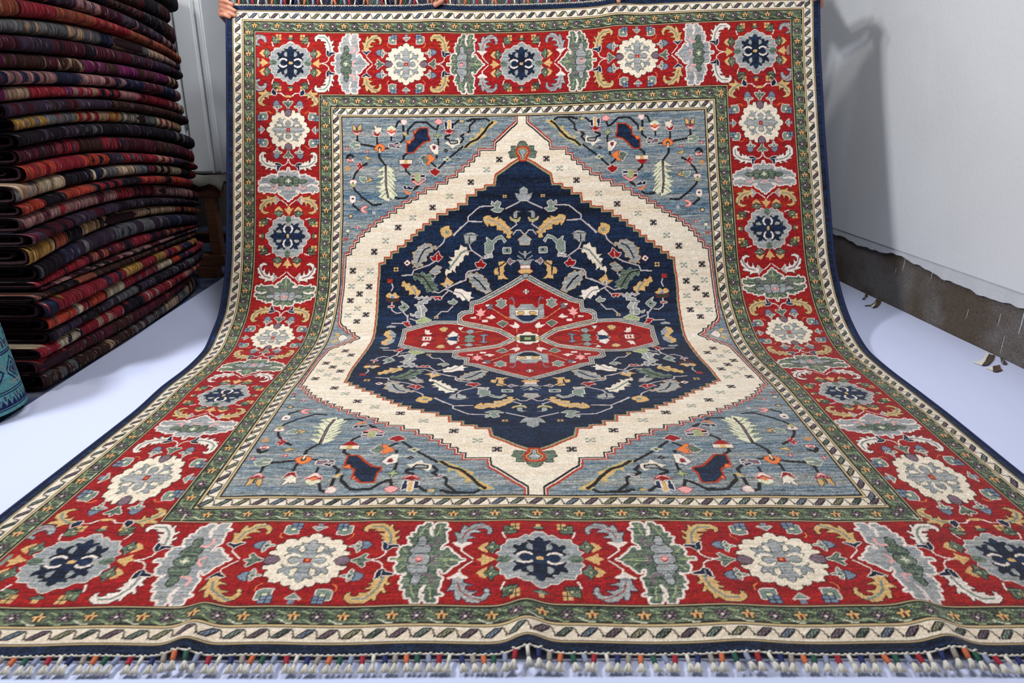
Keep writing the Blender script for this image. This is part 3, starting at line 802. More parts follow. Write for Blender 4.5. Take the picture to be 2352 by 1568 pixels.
def rug_grid(us, vs):
    us = np.asarray(us, float); vs = np.asarray(vs, float)
    vd = np.linspace(0, 1.206, 121)
    Tk, Xk = [], []
    for k, E_ in enumerate((LE, LF, AX, RF, RE)):
        ty = t_of_y([r[1 + k] for r in ROWS])
        t = hermite(VR, ty, vd)
        y = np.interp(t, TT, PY); px = edge(E_, y)
        Z = np.interp(t, TT, PD) * CP + (H - np.interp(t, TT, PZ)) * SP
        X = (px - CX) / F * Z
        kk = np.hanning(9); kk /= kk.sum()
        Xp = np.concatenate([X[0] - (X[4:0:-1] - X[0]), X, X[-1] + (X[-1] - X[-2:-6:-1])]); X = np.convolve(Xp, kk, 'valid')
        tp = np.concatenate([t[0] - (t[4:0:-1] - t[0]), t, t[-1] + (t[-1] - t[-2:-6:-1])]); t = np.convolve(tp, kk, 'valid')
        Tk.append(np.interp(vs, vd, t)); Xk.append(np.interp(vs, vd, X))
    Tk = np.array(Tk); Xk = np.array(Xk)                       # 5 x nv
    def acr(A):
        out = np.zeros((len(vs), len(us)))
        xk = np.array(UC); h = np.diff(xk); i = np.clip(np.searchsorted(xk, us) - 1, 0, 3); t = (us - xk[i]) / h[i]
        d = np.diff(A, axis=0) / h[:, None]; m = np.zeros_like(A)
        m[1:-1] = (d[:-1] * h[1:, None] + d[1:] * h[:-1, None]) / (h[1:] + h[:-1])[:, None]; m[0] = d[0]; m[-1] = d[-1]
        return ((2*t**3-3*t*t+1)*A[i].T + (t**3-2*t*t+t)*h[i]*m[i].T + (-2*t**3+3*t*t)*A[i+1].T + (t**3-t*t)*h[i]*m[i+1].T)
    T = acr(Tk); X = acr(Xk)
    D = np.interp(T, TT, PD); Zz = np.interp(T, TT, PZ)
    V = np.stack([X, D, Zz], -1)
    U2, V2 = np.meshgrid(us, vs)
    # ripples running in from the front edge, small tugs where hands hold the top edge, gentle slack
    e = 1.206 - V2
    for u0, hgt, w, dec in ((.2415, .017, .0125, .075), (.489, .020, .0135, .085), (.7815, .018, .0150, .085), (.64, .004, .02, .05), (.06, .006, .02, .07)):
        V[..., 2] += hgt * np.exp(-((U2 - u0 + e * .04) / w) ** 2) * np.exp(-(e / dec) ** 2)
    V[..., 2] += .0016 * np.exp(-(e / .3) ** 2) * (1 + np.sin(U2 * 55 + 2 * np.sin(V2 * 9)))
    for u0, a in ((.355, .006), (.665, .010)):
        V[..., 2] += a * np.exp(-((U2 - u0) / .028) ** 2) * np.exp(-V2 / .10)
    up = np.clip((V[..., 2] - .1) / .5, 0, 1)
    V[..., 1] += up * .006 * np.sin(U2 * 14 + V2 * 3) * np.sin(V2 * 9 + 1)
    return V

def build_rug():
    us = np.linspace(0, 1, NU); vs = np.linspace(0, 1.206, NV)
    V = rug_grid(us, vs)
    rgb = build_rgb()
    jj, ii = np.mgrid[0:NV, 0:NU]; d = np.minimum(np.minimum(ii, NU - 1 - ii), np.minimum(jj, NV - 1 - jj))
    me = npmesh('rug_pile', V.reshape(-1, 3), gridfaces(NV, NU)[:, ::-1])
    colattr(me, rgb.reshape(-1, 3))
    m = mat('wool_pile', attr=True, rough=.92, spec=.12, sheen=.12, noise=(330, .22), bump=(420, .0022))
    rug = empty('area_rug', (0, 2.0, 0))
    def par(o):
        o.parent = rug; o.matrix_parent_inverse = Matrix.Translation((0, -2.0, 0)); return o
    tag(rug, 'huge navy, ivory and red rug with stepped medallion, held up and spread over white sheet', 'rug')
    par(link('pile', me, m))
    # woven back, 7 mm behind the pile
    us2 = np.linspace(0, 1, 180); vs2 = np.linspace(0, 1.206, 200); B = rug_grid(us2, vs2)
    du = np.gradient(B, axis=1); dv = np.gradient(B, axis=0); n = np.cross(du, dv); n /= np.linalg.norm(n, axis=2, keepdims=True)
    n *= np.sign((n[..., 2:3] - n[..., 1:2]))           # towards the pile side
    Bb = B - n * .007
    Vall = np.concatenate([Bb.reshape(-1, 3), B.reshape(-1, 3) - n.reshape(-1, 3) * .0008])
    nu2, nv2 = 180, 200
    loop = list(range(nu2)) + [j * nu2 + nu2 - 1 for j in range(1, nv2)] + [(nv2 - 1) * nu2 + i for i in range(nu2 - 2, -1, -1)] + [j * nu2 for j in range(nv2 - 2, 0, -1)]
    off = nu2 * nv2
    rim = [(a, b, b + off, a + off) for a, b in zip(loop, loop[1:] + loop[:1])]
    bme = npmesh('rug_backing', Vall, np.concatenate([gridfaces(nv2, nu2), np.array(rim)]))
    par(link('backing', bme, mat('woven_back', (60, 50, 62), .95, noise=(300, .2))))
    # overcast side cords
    for c in (0, 1):
        P = rug_grid([c], np.linspace(0, 1.206, 160))[:, 0] + np.array([(.003 if c else -.003), 0, -.002])
        mb = MB().tube([tuple(p) for p in P], .0055, 8)
        par(mb.build('side_cord', M_navycord, None, True))
    # cream end weave along both ends
    for v_, dz in ((0.0, .004), (1.206, -.002)):
        P = rug_grid(np.linspace(0, 1, 300), [v_])[0] + np.array([0, 0 if v_ == 0 else -.003, dz])
        par(MB().tube([tuple(p) for p in P], .0015, 6).build('end_cord', M_cream, None, True))
    # ---- knotted tassels on the near edge, colour-wrapped necks
    N = 128
    cols = dict(navy=(24, 36, 88), stone=(140, 132, 124), orange=(188, 98, 60), green=(28, 78, 62), steel=(128, 138, 164), red=(146, 24, 42), ivory=(210, 204, 192))
    order = ['navy', 'stone', 'orange', 'green', 'steel', 'red', 'ivory']
    rnd = random.Random(3)
    def tassel_geo(mb, seed):
        r = random.Random(seed)
        for sx in (-.0045, .0045): mb.ball(Vector((sx, .001, .002)), .0030, (1.2, 1, .8))
        mb.tube([(0, 0, .001), (0, -.012, .001), (0, -.026, .000)], .0036, 7)
        for k in range(20):
            a = (k / 19 - .5) * 2; L = .026 + r.uniform(-.003, .002)
            x = a * .0085 + r.uniform(-.001, .001); h = r.uniform(-.001, .0055) * (1 - abs(a))
            mb.tube([(a * .001, -.024, h * .2), (x * .45, -.024 - L * .45, h + .001), (x, -.024 - L, h * .3 - .001)], [.0016, .0017, .0010], 5)
    meshes, wraps = [], {}
    for q in range(5):
        mb = MB(); tassel_geo(mb, q); o = mb.build('tassel', M_fringe, None, True); meshes.append(o.data); bpy.data.objects.remove(o)
    for k, c in cols.items():
        o = MB().tube([(0, -.003, .001), (0, -.006, .001), (0, -.024, .0005), (0, -.026, .0005)], [.0038, .0049, .0049, .004], 10).build('wrap', mat('thread_' + k, c, .6, bump=(900, .0006, (.1, 1, 1))), None, True)
        wraps[k] = o.data; bpy.data.objects.remove(o)
    uu = [(i + .5) / N for i in range(N)]
    E = rug_grid(uu, [1.206])[0]
    extra = MB()
    nvis = [i for i in range(N) if .118 < uu[i] < .885][:99]
    for i in range(N):
        p = Vector(E[i]) + Vector((0, -.004, -.002)); c = order[i % 7]
        lift = E[i][2] - .010
        rot = Matrix.Rotation(rnd.uniform(-.22, .22) + .05 * math.sin(i * .7), 4, 'Z') @ Matrix.Rotation(math.atan2(max(.0, p.z - .006), .05) , 4, 'X')
        Mx = Matrix.Translation(p) @ rot @ Matrix.Diagonal((.92, .70, .85, 1))
        if i in nvis:
            o = link('tassel', meshes[i % 5], None, rug); o.matrix_parent_inverse = Matrix.Translation((0, -2.0, 0)); o.matrix_world = Mx
            o.matrix_basis = Mx
            if c != 'ivory': w = link('wrap', wraps[c], None, o)
        else:
            bm2 = bmesh.new(); bm2.from_mesh(meshes[i % 5]); bm2.transform(Mx); tmp = bpy.data.meshes.new('t'); bm2.to_mesh(tmp); bm2.free(); extra.bm.from_mesh(tmp); bpy.data.meshes.remove(tmp)
    par(tag(extra.build('fringe_end', M_fringe, None, True), kind='stuff'))
    # ---- tassels on the held edge, standing up and tipping back between the hands
    E = rug_grid(uu, [0.0])[0]
    fr = MB(); wr = {k: MB() for k in cols}
    for i in range(N):
        p = Vector(E[i]) + Vector((0, .0, .003)); c = order[i % 7]
        Mx = Matrix.Translation(p) @ Matrix.Rotation(rnd.uniform(-.35, .35), 4, 'Y') @ Matrix.Rotation(math.radians(-90 + rnd.uniform(-12, 12)), 4, 'X') @ Matrix.Scale(.9, 4)
        for dst, src in ((fr, meshes[i % 5]), (wr[c], wraps[c])):
            if dst is not fr and c == 'ivory': continue
            bm2 = bmesh.new(); bm2.from_mesh(src); bm2.transform(Mx); tmp = bpy.data.meshes.new('t'); bm2.to_mesh(tmp); bm2.free(); dst.bm.from_mesh(tmp); bpy.data.meshes.remove(tmp)
    fo = par(tag(fr.build('upper_fringe', M_fringe, None, True), kind='stuff'))
    for k in cols:
        if k != 'ivory':
            w = wr[k].build('fringe_wrap', wraps[k].materials[0], fo, True); w['kind'] = 'stuff'; w['label'] = k + ' thread wraps on the upper fringe'
    return rug
M_navycord = mat('navy_cord', (20, 30, 66), .8, bump=(500, .001))
M_cream = mat('cream_weave', (214, 206, 190), .85, bump=(700, .001))
M_fringe = mat('wool_fringe', (206, 202, 192), .9, noise=(400, .12))
# ---------------------------------------------------------------- room
A_ = WF(0, 970); B_ = WF(500, 645)                      # foot of the rug stack / left edge of the sheet
WA = WF(1921, 640); WB = WF(2352, 845)                  # foot of the right wall
def on(P, Q, D):
    t = (D - P.y) / (Q.y - P.y); return P + (Q - P) * t
BACK = 5.15
M_sheet = mat('white_sheet', (198, 206, 236), .75, spec=.25, bump=(5, .006, (1, .35, 1)))
M_floor = mat('blue_floor', (52, 70, 104), .7, noise=(30, .3), mix=((92, 96, 108), 9, .45, .62))
M_wall = mat('painted_plaster', (204, 207, 213), .8, noise=(3, .025), bump=(60, .0012))
M_skim = mat('white_skim_coat', (190, 193, 199), .85, noise=(14, .08), bump=(70, .002))
M_dado = mat('bare_cement', (82, 72, 62), .95, noise=(210, .55), mix=((104, 100, 98), 4, .45, .62), bump=(200, .003))
M_back = mat('grey_plaster', (92, 89, 83), .9, noise=(9, .12), mix=((112, 110, 104), 2.0, .45, .6))

def slab(name, pts, z0, z1, m):
    mb = MB(); n = len(pts)
    lo = [mb.bm.verts.new((p[0], p[1], z0)) for p in pts]; hi = [mb.bm.verts.new((p[0], p[1], z1)) for p in pts]
    mb.bm.faces.new(lo[::-1]); mb.bm.faces.new(hi)
    for i in range(n): mb.bm.faces.new((lo[i], lo[(i + 1) % n], hi[(i + 1) % n], hi[i]))
    return mb.build(name, m)
tag(slab('floor', [(-3.2, -1.6), (3.0, -1.6), (3.0, BACK + .2), (-3.2, BACK + .2)], -.12, -.006, M_floor), kind='structure')
r0, r1 = on(WA, WB, -1.5), on(WA, WB, BACK)
dirw = (r1 - r0).normalized(); nrm = Vector((dirw.y, -dirw.x, 0))          # pointing out of the room
sh = [on(A_, B_, .35), on(WA, WB, .35) - nrm * .004, on(WA, WB, 3.95) - nrm * .004, on(A_, B_, 3.95)]
# sheet: fine grid with very low folds
nx, ny = 90, 120
G = np.zeros((ny, nx, 3))
for j in range(ny):
    for i in range(nx):
        a = i / (nx - 1); b = j / (ny - 1)
        L = sh[0].lerp(sh[3], b); R = sh[1].lerp(sh[2], b); p = L.lerp(R, a)
        w = .0012 * math.sin(p.x * 6 + p.y * 3.1) * math.sin(p.y * 4.3 - p.x * 2) + .0008 * math.sin(p.x * 17 - p.y * 9)
        G[j, i] = (p.x, p.y, -.0015 + w * .6)
sheet = link('floor_sheet', npmesh('floor_sheet', G.reshape(-1, 3), gridfaces(ny, nx)), M_sheet)
tag(sheet, 'smooth white sheet laid over the floor from rug stack to right wall', 'sheet')

# right wall: plaster over a rough bare-cement band
def wall_quad(mb, z0, z1, off, thick=.1, d0=-1.5, d1=BACK, zf=None, n=1):
    for k in range(n):
        a = on(WA, WB, d0 + (d1 - d0) * k / n) - nrm * off; b = on(WA, WB, d0 + (d1 - d0) * (k + 1) / n) - nrm * off
mb = MB()
N_ = 360; rr = random.Random(5); ph = [rr.uniform(0, 6.28) for _ in range(6)]
def rag(D):       # lower limit of the white skim coat
    s = sum(math.sin(D * f + p) * a for f, p, a in zip((3.1, 7.7, 13, 29, 61, 97), ph, (.012, .007, .005, .004, .003, .002)))
    return .208 + s * .7 - .012 * math.exp(-((D - 2.68) / .2) ** 2) + .010 * math.exp(-((D - 3.07) / .15) ** 2) + .014 * math.exp(-((D - 2.3) / .12) ** 2)
def strip(name, fn_lo, fn_hi, off, m, back=.05):
    mb = MB(); prev = None
    for k in range(N_ + 1):
        D = -1.5 + (BACK + 1.5) * k / N_; p = on(WA, WB, D)
        q = [mb.bm.verts.new((*(p - nrm * off).xy, fn_lo(D))), mb.bm.verts.new((*(p - nrm * off).xy, fn_hi(D))), mb.bm.verts.new((*(p + nrm * back).xy, fn_hi(D))), mb.bm.verts.new((*(p + nrm * back).xy, fn_lo(D)))]
        if prev:
            for i in range(4): mb.bm.faces.new((prev[i], q[i], q[(i + 1) % 4], prev[(i + 1) % 4]))
        else: mb.bm.faces.new(q)
        prev = q
    mb.bm.faces.new(prev[::-1]); return mb.build(name, m)
tag(strip('wall_right', lambda D: .2505, lambda D: 3.1, .016, M_wall), kind='structure')
tag(strip('trim_1', rag, lambda D: .2500, .012, M_skim), kind='structure')
tag(strip('baseboard_right', lambda D: -.006, lambda D: .2498, .0, M_dado), kind='structure')
# paint runs and chips on the band
dr = MB()
for D, z0, L, w in ((3.05, .235, .07, .0012), (2.86, .225, .05, .0012), (2.36, .19, .085, .0022), (2.46, .15, .05, .0014), (2.19, .17, .05, .002), (2.42, .08, .07, .0012), (2.62, .12, .04, .001), (2.15, .11, .05, .0018), (2.31, .10, .03, .0015), (3.1, .17, .03, .001)):
    p = on(WA, WB, D) - nrm * .0012
    dr.tube([(*p.xy, z0), (*p.xy, z0 - L * .5), (*(p + dirw * .002).xy, z0 - L)], [w * .6, w, w * .5], 6)
tag(dr.build('trim_2', M_skim), kind='structure')

tag(slab('wall_back', [(-3.2, BACK), (3.0, BACK), (3.0, BACK + .15), (-3.2, BACK + .15)], -.006, 3.1, M_back), kind='structure')
tag(slab('wall_left', [(-3.3, -1.6), (-3.15, -1.6), (-3.15, BACK), (-3.3, BACK)], -.006, 3.1, M_back), kind='structure')
tag(slab('wall_front', [(-3.2, -1.75), (3.0, -1.75), (3.0, -1.6), (-3.2, -1.6)], -.006, 3.1, M_back), kind='structure')
tag(slab('ceiling', [(-3.3, -1.75), (3.0, -1.75), (3.0, BACK + .15), (-3.3, BACK + .15)], 3.1, 3.2, mat('ceiling_paint', (190, 190, 188), .9)), kind='structure')

# torn pieces in the sheet by the wall
M_tear = mat('torn_brown_scrap', (84, 70, 62), .9, noise=(90, .5), bump=(150, .002)); M_flap = mat('sheet_flap', (222, 220, 208), .8)
def tear(darks, flaps, label):
    root = empty('torn_scrap', WF(*darks[0][0]))
    def patch(P, z, name, m):
        c = root.location; mb = MB(); top = [mb.bm.verts.new(WF(x, y, z) - c + Vector((0, 0, 0))) for x, y in P]; bot = [mb.bm.verts.new(v.co - Vector((0, 0, .0012))) for v in top]
        mb.bm.faces.new(top); mb.bm.faces.new(bot[::-1])
        for i in range(len(P)): mb.bm.faces.new((top[i], bot[i], bot[(i + 1) % len(P)], top[(i + 1) % len(P)]))
        return mb.build(name, m, root)
    for P in flaps: patch(P, .0024, 'flap', M_flap)
    for P in darks: patch(P, .0034, 'scrap', M_tear)
    tag(root, label, 'scrap', 'brown scraps on the sheet by the wall')
z8 = lambda L, x0, y0, s: [(x0 + a / s, y0 + b / s) for a, b in L]
tear([z8([(520,310),(590,312),(560,400),(480,490),(430,520),(315,525),(380,440),(430,340),(470,290)],2220,780,8.96)], [z8([(120,455),(250,440),(350,380),(420,230),(460,290),(380,440),(312,522),(220,490)],2220,780,8.96)], 'largest brown barred scrap with pale flap on sheet below right wall')
tear([z8([(695,350),(752,378),(720,485)],2220,780,8.96), z8([(765,395),(845,490),(820,500),(740,498)],2220,780,8.96)], [], 'small split brown scrap touching the wall foot, rightmost of all')
tear([z8([(540,540),(690,512),(700,580),(745,620),(640,655),(550,650),(545,610)],2220,780,8.96)], [z8([(400,575),(540,545),(670,580),(560,610),(540,632)],2220,780,8.96)], 'brown streaked scrap lying farthest out from the wall, with pale flap')
tear([z8([(590,425),(650,400),(730,425),(700,520),(640,590),(570,625),(490,628),(560,560),(585,490)],1960,650,11.2), z8([(280,568),(450,555),(560,480),(590,400),(600,420),(570,500),(470,572),(320,582)],1960,650,11.2)], [z8([(450,575),(570,500),(590,460),(560,560),(490,625)],1960,650,11.2)], 'curved brown scrap with long grey tail in the shade beside the rug')
tear([z8([(310,270),(340,250),(380,260),(370,330),(330,370),(325,320),(290,390),(345,405),(225,408),(290,350)],1960,650,11.2)], [], 'tiniest dark scrap on the shaded sheet, nearest the big rug')

# ---------------------------------------------------------------- stack of folded rugs
sd = (B_ - A_).normalized(); sn = Vector((sd.y, -sd.x, 0))       # sn points to the room
def on_face(px, py):
    o = Vector((0, 0, H)); d = W3(px, py, 1.0) - o
    t = (A_ - o).dot(sn) / d.dot(sn); p = o + d * t
    return (p - A_).dot(sd), p.z
GAPS = [(-60,10,58),(-28,32,103),(6,62,122),(45,85,143),(83,116,160),(123,148,180),(161,179,206),(195,206,233),(228,231,258),(261,255,278),(293,282,303),(328,312,332),(367,349,365),(408,376,382),(450,405,404),(479,427,427),(517,459,455),(549,483,470),(597,511,490),(641,549,518),(662,578,533),(670,590,543),(688,607,558),(731,638,578),(765,667,598),(797,692,622),(826,724,645),(862,756,668),(903,787,694)]
NEAR = [-40]*8 + [8,30,25,35,45,30,40,45,50,60,80,85,95,75,85,100,108,90,90,108]
FAR = [432,434,440,423,424,418,420,436,441,428,453,458,455,462,442,470,452,476,452,488,484,456,449,468,470,475,462,462]
C_ = dict(M=(84,26,42),R=(158,30,44),O=(160,72,48),K=(34,28,38),B=(38,40,70),T=(176,138,108),P=(112,26,80),G=(98,98,102),Y=(182,130,52),W=(160,104,104),D=(66,40,34),E=(196,176,140),V=(196,56,36),N=(60,44,66))
RUGS = [("KDMK","dark brown ribbed"),("NWNMN","plum ribbed"),("OROMRO","orange and red"),("GTWGBGT","grey and cream patterned"),("MNKMN","dark plum"),("DTPDPDM","magenta and brown toothed"),("WBWMWB","pink and navy scrolled"),("RTRWKRP","red and tan motif"),
 ("DMDND","dusky maroon"),("TYEGRYT","gold and cream checked"),("KGKNK","charcoal grey"),("MDMRKM","maroon striped"),("RRKVNRT","bright red and black"),("EGRTEKBR","cream and green flowered"),("VRKORVK","orange and red flamed"),("WWMRWM","faded rose"),("KNMKN","blackish purple"),("YTOKTOK","tan and orange barred"),
 ("NKNGNB","slate and purple"),("ORMRRKM","brick red"),("WKWMK","dusty pink frosted"),("DODKD","thin brown"),("RYBYRRBY","crimson, gold and navy"),("REVBGRVEB","scarlet with grey diamond panels"),("NKNGN","dim violet"),("RWEKRTR","red and cream bordered"),("MDMRDM","dark wine"),("DTDGD","brown frosted")]
ORD = ['top','second','third','fourth','fifth','sixth','seventh','eighth','ninth','tenth','eleventh','twelfth','thirteenth','fourteenth','fifteenth','sixteenth','seventeenth','eighteenth','nineteenth','twentieth','twenty-first','twenty-second','twenty-third','twenty-fourth','twenty-fifth','twenty-sixth','twenty-seventh','twenty-eighth','twenty-ninth','thirtieth']
M_old = mat('worn_wool', attr=True, rough=.95, spec=.06, noise=(60, .15), bump=(300, .002, (1, 1, .3)))
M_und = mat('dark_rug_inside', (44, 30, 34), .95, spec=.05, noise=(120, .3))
zz = []
for g in GAPS: zz.append(np.polyfit(*zip(*[on_face(x, y) for x, y in zip((96, 287, 415), g)]), 2))
zz[-1] = zz[-1] * 0
def zfun(k):
    def f(s):
        z = np.polyval(zz[-1], s)
        for j in range(len(zz) - 2, k - 1, -1): z = np.maximum(np.polyval(zz[j], s), z + .012)
        return z
    return f
ZF = [zfun(k) for k in range(len(zz))]
DEPTH = .95
def folded_rug(i, zt, zb, s0, s1, pal, name, label, seed):
    rs = np.random.RandomState(seed); rnd = random.Random(seed)
    root = empty('folded_rug', A_ + sd * s0); inv = root.location
    ns, nc = 420, 15
    s = np.linspace(s0, s1, ns)
    e0 = np.clip((s - s0) / .02, 0, 1); e1 = np.clip((s1 - s) / .10, 0, 1)
    rnd1 = np.sqrt(1 - (1 - e1) ** 2); rnd0 = np.sqrt(1 - (1 - e0) ** 2)
    th = zt(s) - zb(s)
    bul = .016 + .010 * np.sin(s * 5 + seed) + rnd.uniform(-.012, .014)
    inset = (1 - rnd1) * .13 + .05 * np.clip(1 - (s1 - s) / .35, 0, 1) ** 2 + (1 - rnd0) * .01
    # outer skin over the fold: top edge, round nose, bottom edge
    ang = np.linspace(math.pi / 2, -math.pi / 2, nc - 4)
    V = np.zeros((ns, nc, 3)); U = np.zeros((ns, nc))
    for c in range(nc):
        if c < 2: off = -DEPTH + c * (DEPTH - .09) ; hh = 1.0
        elif c >= nc - 2: off = -DEPTH + (nc - 1 - c) * (DEPTH - .09); hh = -1.0
        else: a = ang[c - 2]; off = None
        if off is None:
            o_ = -.055 + .055 * abs(math.cos(a)) ** .6 + bul * abs(math.cos(a)) ** .7; hh = math.copysign(abs(math.sin(a)) ** .62, math.sin(a))
        else: o_ = np.full(ns, off)
        zc = (zt(s) + zb(s)) / 2; half = th / 2 * .992
        shr = np.where(e1 < 1, .62 + .38 * rnd1, 1.0)
        z = zc + hh * half * shr
        P = np.array(A_)[None] + np.array(sd)[None] * s[:, None] + np.array(sn)[None] * (o_ - inset)[:, None]
        V[:, c] = P; V[:, c, 2] = z; U[:, c] = c / (nc - 1)
    # pattern along the length
    cols = np.zeros((ns, nc, 3)); x = 0.; Lm = s1 - s0; pos = s0; k = rnd.randrange(len(pal)); q = np.array([C_[c] for c in pal], float)
    base = np.zeros((ns, 3)); kk = 0
    motif = np.zeros((ns, nc), int) - 1
    while pos < s1:
        w = rnd.uniform(.05, .17); m_ = (s >= pos) & (s < pos + w)
        base[m_] = q[k % len(q)]
        st = rnd.random(); idx = np.where(m_)[0]
        if len(idx) > 6:
            alt = (k + rnd.randrange(1, len(q))) % len(q)
            c0 = idx[len(idx) // 2]; half_ = len(idx) * .38
            for ii in idx:
                d = abs(ii - c0) / half_
                for c in range(2, nc - 2):
                    y = abs(c - nc // 2) / 4.5
                    if st < .3 and d + y < 1: motif[ii, c] = alt
                    elif st < .5 and abs(d + y - .9) < .16: motif[ii, c] = alt
                    elif st < .7 and (int((ii - idx[0]) / 9) % 2 == 0) and y < .8: motif[ii, c] = alt
                    elif st < .82 and abs(math.sin((ii - idx[0]) * .16) * .8 - (c - nc // 2) / 4.5) < .3: motif[ii, c] = alt
            base[idx[:2]] = C_['K']
            if rnd.random() < .5: base[idx[2:4]] = q[(k + 2) % len(q)]
        pos += w; k += 1
    cols[:] = base[:, None]
    for c in range(len(q)): cols[motif == c] = q[c]
    rib = rs.standard_normal(ns); cols *= (1 + .20 * rib)[:, None, None]
    g_ = cols.mean(2, keepdims=True); cols = (cols * .78 + g_ * .22) * .80
    hot = rs.random_sample(ns) < .10; cols[hot] = cols[hot] * .8 + 26
    frost = rs.random_sample((ns, nc)) < (.05 if 'frost' in name or 'rib' in name or 'faded' in name else .015)
    cols[frost] = cols[frost] * .5 + 95
    cols *= (1 + .1 * rs.standard_normal((ns, nc)))[..., None]
    V -= np.array(inv)
    me = npmesh('outer_fold', V.reshape(-1, 3), gridfaces(ns, nc)); colattr(me, np.clip(cols.reshape(-1, 3), 4, 245))
    link('outer_fold', me, M_old, root)
    # the thickness of the folded wool seen end on: an open hairpin, plus the inner leaf
    def hair(zs, o_add, tt, nm, m, sn_off=0.0):
        mb = MB(); prev = None
        for sv in np.linspace(s0 + .004 + sn_off, max(s0 + .2, s1 - .45), 14):
            T_, B2 = float(zt(np.array(sv))), float(zb(np.array(sv))); zc = (T_ + B2) / 2; h2 = (T_ - B2) / 2 * .95 * zs
            out = []; inn = []
            for a in [None] + list(np.linspace(math.pi / 2, -math.pi / 2, 9)) + ['e']:
                if a is None or a == 'e': o_ = -DEPTH; hh = 1 if a is None else -1; io = -DEPTH
                else: o_ = -.055 - o_add + .052 * abs(math.cos(a)) ** .6; hh = math.copysign(abs(math.sin(a)) ** .62, math.sin(a)); io = o_ - tt * abs(math.cos(a)) ** .6
                P = A_ + sd * sv - inv; out.append(mb.bm.verts.new((*(P + sn * o_).xy, zc + hh * h2 - inv.z))); inn.append(mb.bm.verts.new((*(P + sn * io).xy, zc + hh * max(h2 - tt, .002) - inv.z)))
            q = out + inn[::-1]
            if prev:
                for i_ in range(len(q)): mb.bm.faces.new((prev[i_], q[i_], q[(i_ + 1) % len(q)], prev[(i_ + 1) % len(q)]))
            else:
                for i_ in range(len(out) - 1): mb.bm.faces.new((out[i_], out[i_ + 1], inn[i_ + 1], inn[i_]))
            prev = q
        return mb.build(nm, m, root, True)
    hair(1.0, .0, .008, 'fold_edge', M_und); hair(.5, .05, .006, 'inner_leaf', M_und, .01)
    tag(root, label, 'rug', 'folded rugs in the tall stack')
    return root
n_r = len(RUGS)
FAR = [f + (12 if k >= 10 else 5) for k, f in enumerate(FAR)]
for i in range(n_r):
    pt_, pb_ = zz[i], zz[i + 1]
    sm = .5 * (GAPS[i][0] + GAPS[i + 1][0]); s0 = on_face(NEAR[i], sm + (0 if NEAR[i] > 0 else 20))[0]; s1 = on_face(FAR[i], (GAPS[i][2] + GAPS[i + 1][2]) / 2 + 12)[0] + .065; s1 = min(s1, (3.575 - A_.y) / sd.y)
    pal, nm = RUGS[i]
    from_floor = n_r - i
    label = 'folded %s rug, %s above the floor in the stack' % (nm, ORD[from_floor - 1] if from_floor > 1 else 'lowest') if from_floor > 1 else 'folded %s rug, the lowest of the stack, on the floor' % nm
    label = label.replace(' above the floor', ' counting up from the floor')
    folded_rug(i, lambda s, p=ZF[i]: p(s) - .001, lambda s, p=ZF[i + 1]: p(s) + .001, s0, s1, pal, nm, label, 40 + i)
# three more on top, only their undersides reach into the picture
z_top = zz[0]
for j, (pal, nm, s_far) in enumerate((("MRMDK", "wine red", 415), ("KDGK", "grizzled dark", 438), ("RMNR", "red and plum", 425))):
    lo = .068 * j; hi = .068 * (j + 1)
    s0 = on_face(-40, -40)[0]; s1 = on_face(s_far, 20)[0] + .03
    # rest on a flattening top
    folded_rug(40 + j, lambda s, a=hi: ZF[0](s) + a - .001, lambda s, a=lo: ZF[0](s) + a + .001, s0, s1, pal, nm, 'folded %s rug %s of the tall stack' % (nm, ('just under the two uppermost rugs', 'directly beneath the uppermost rug', 'lying uppermost')[j]), 90 + j)

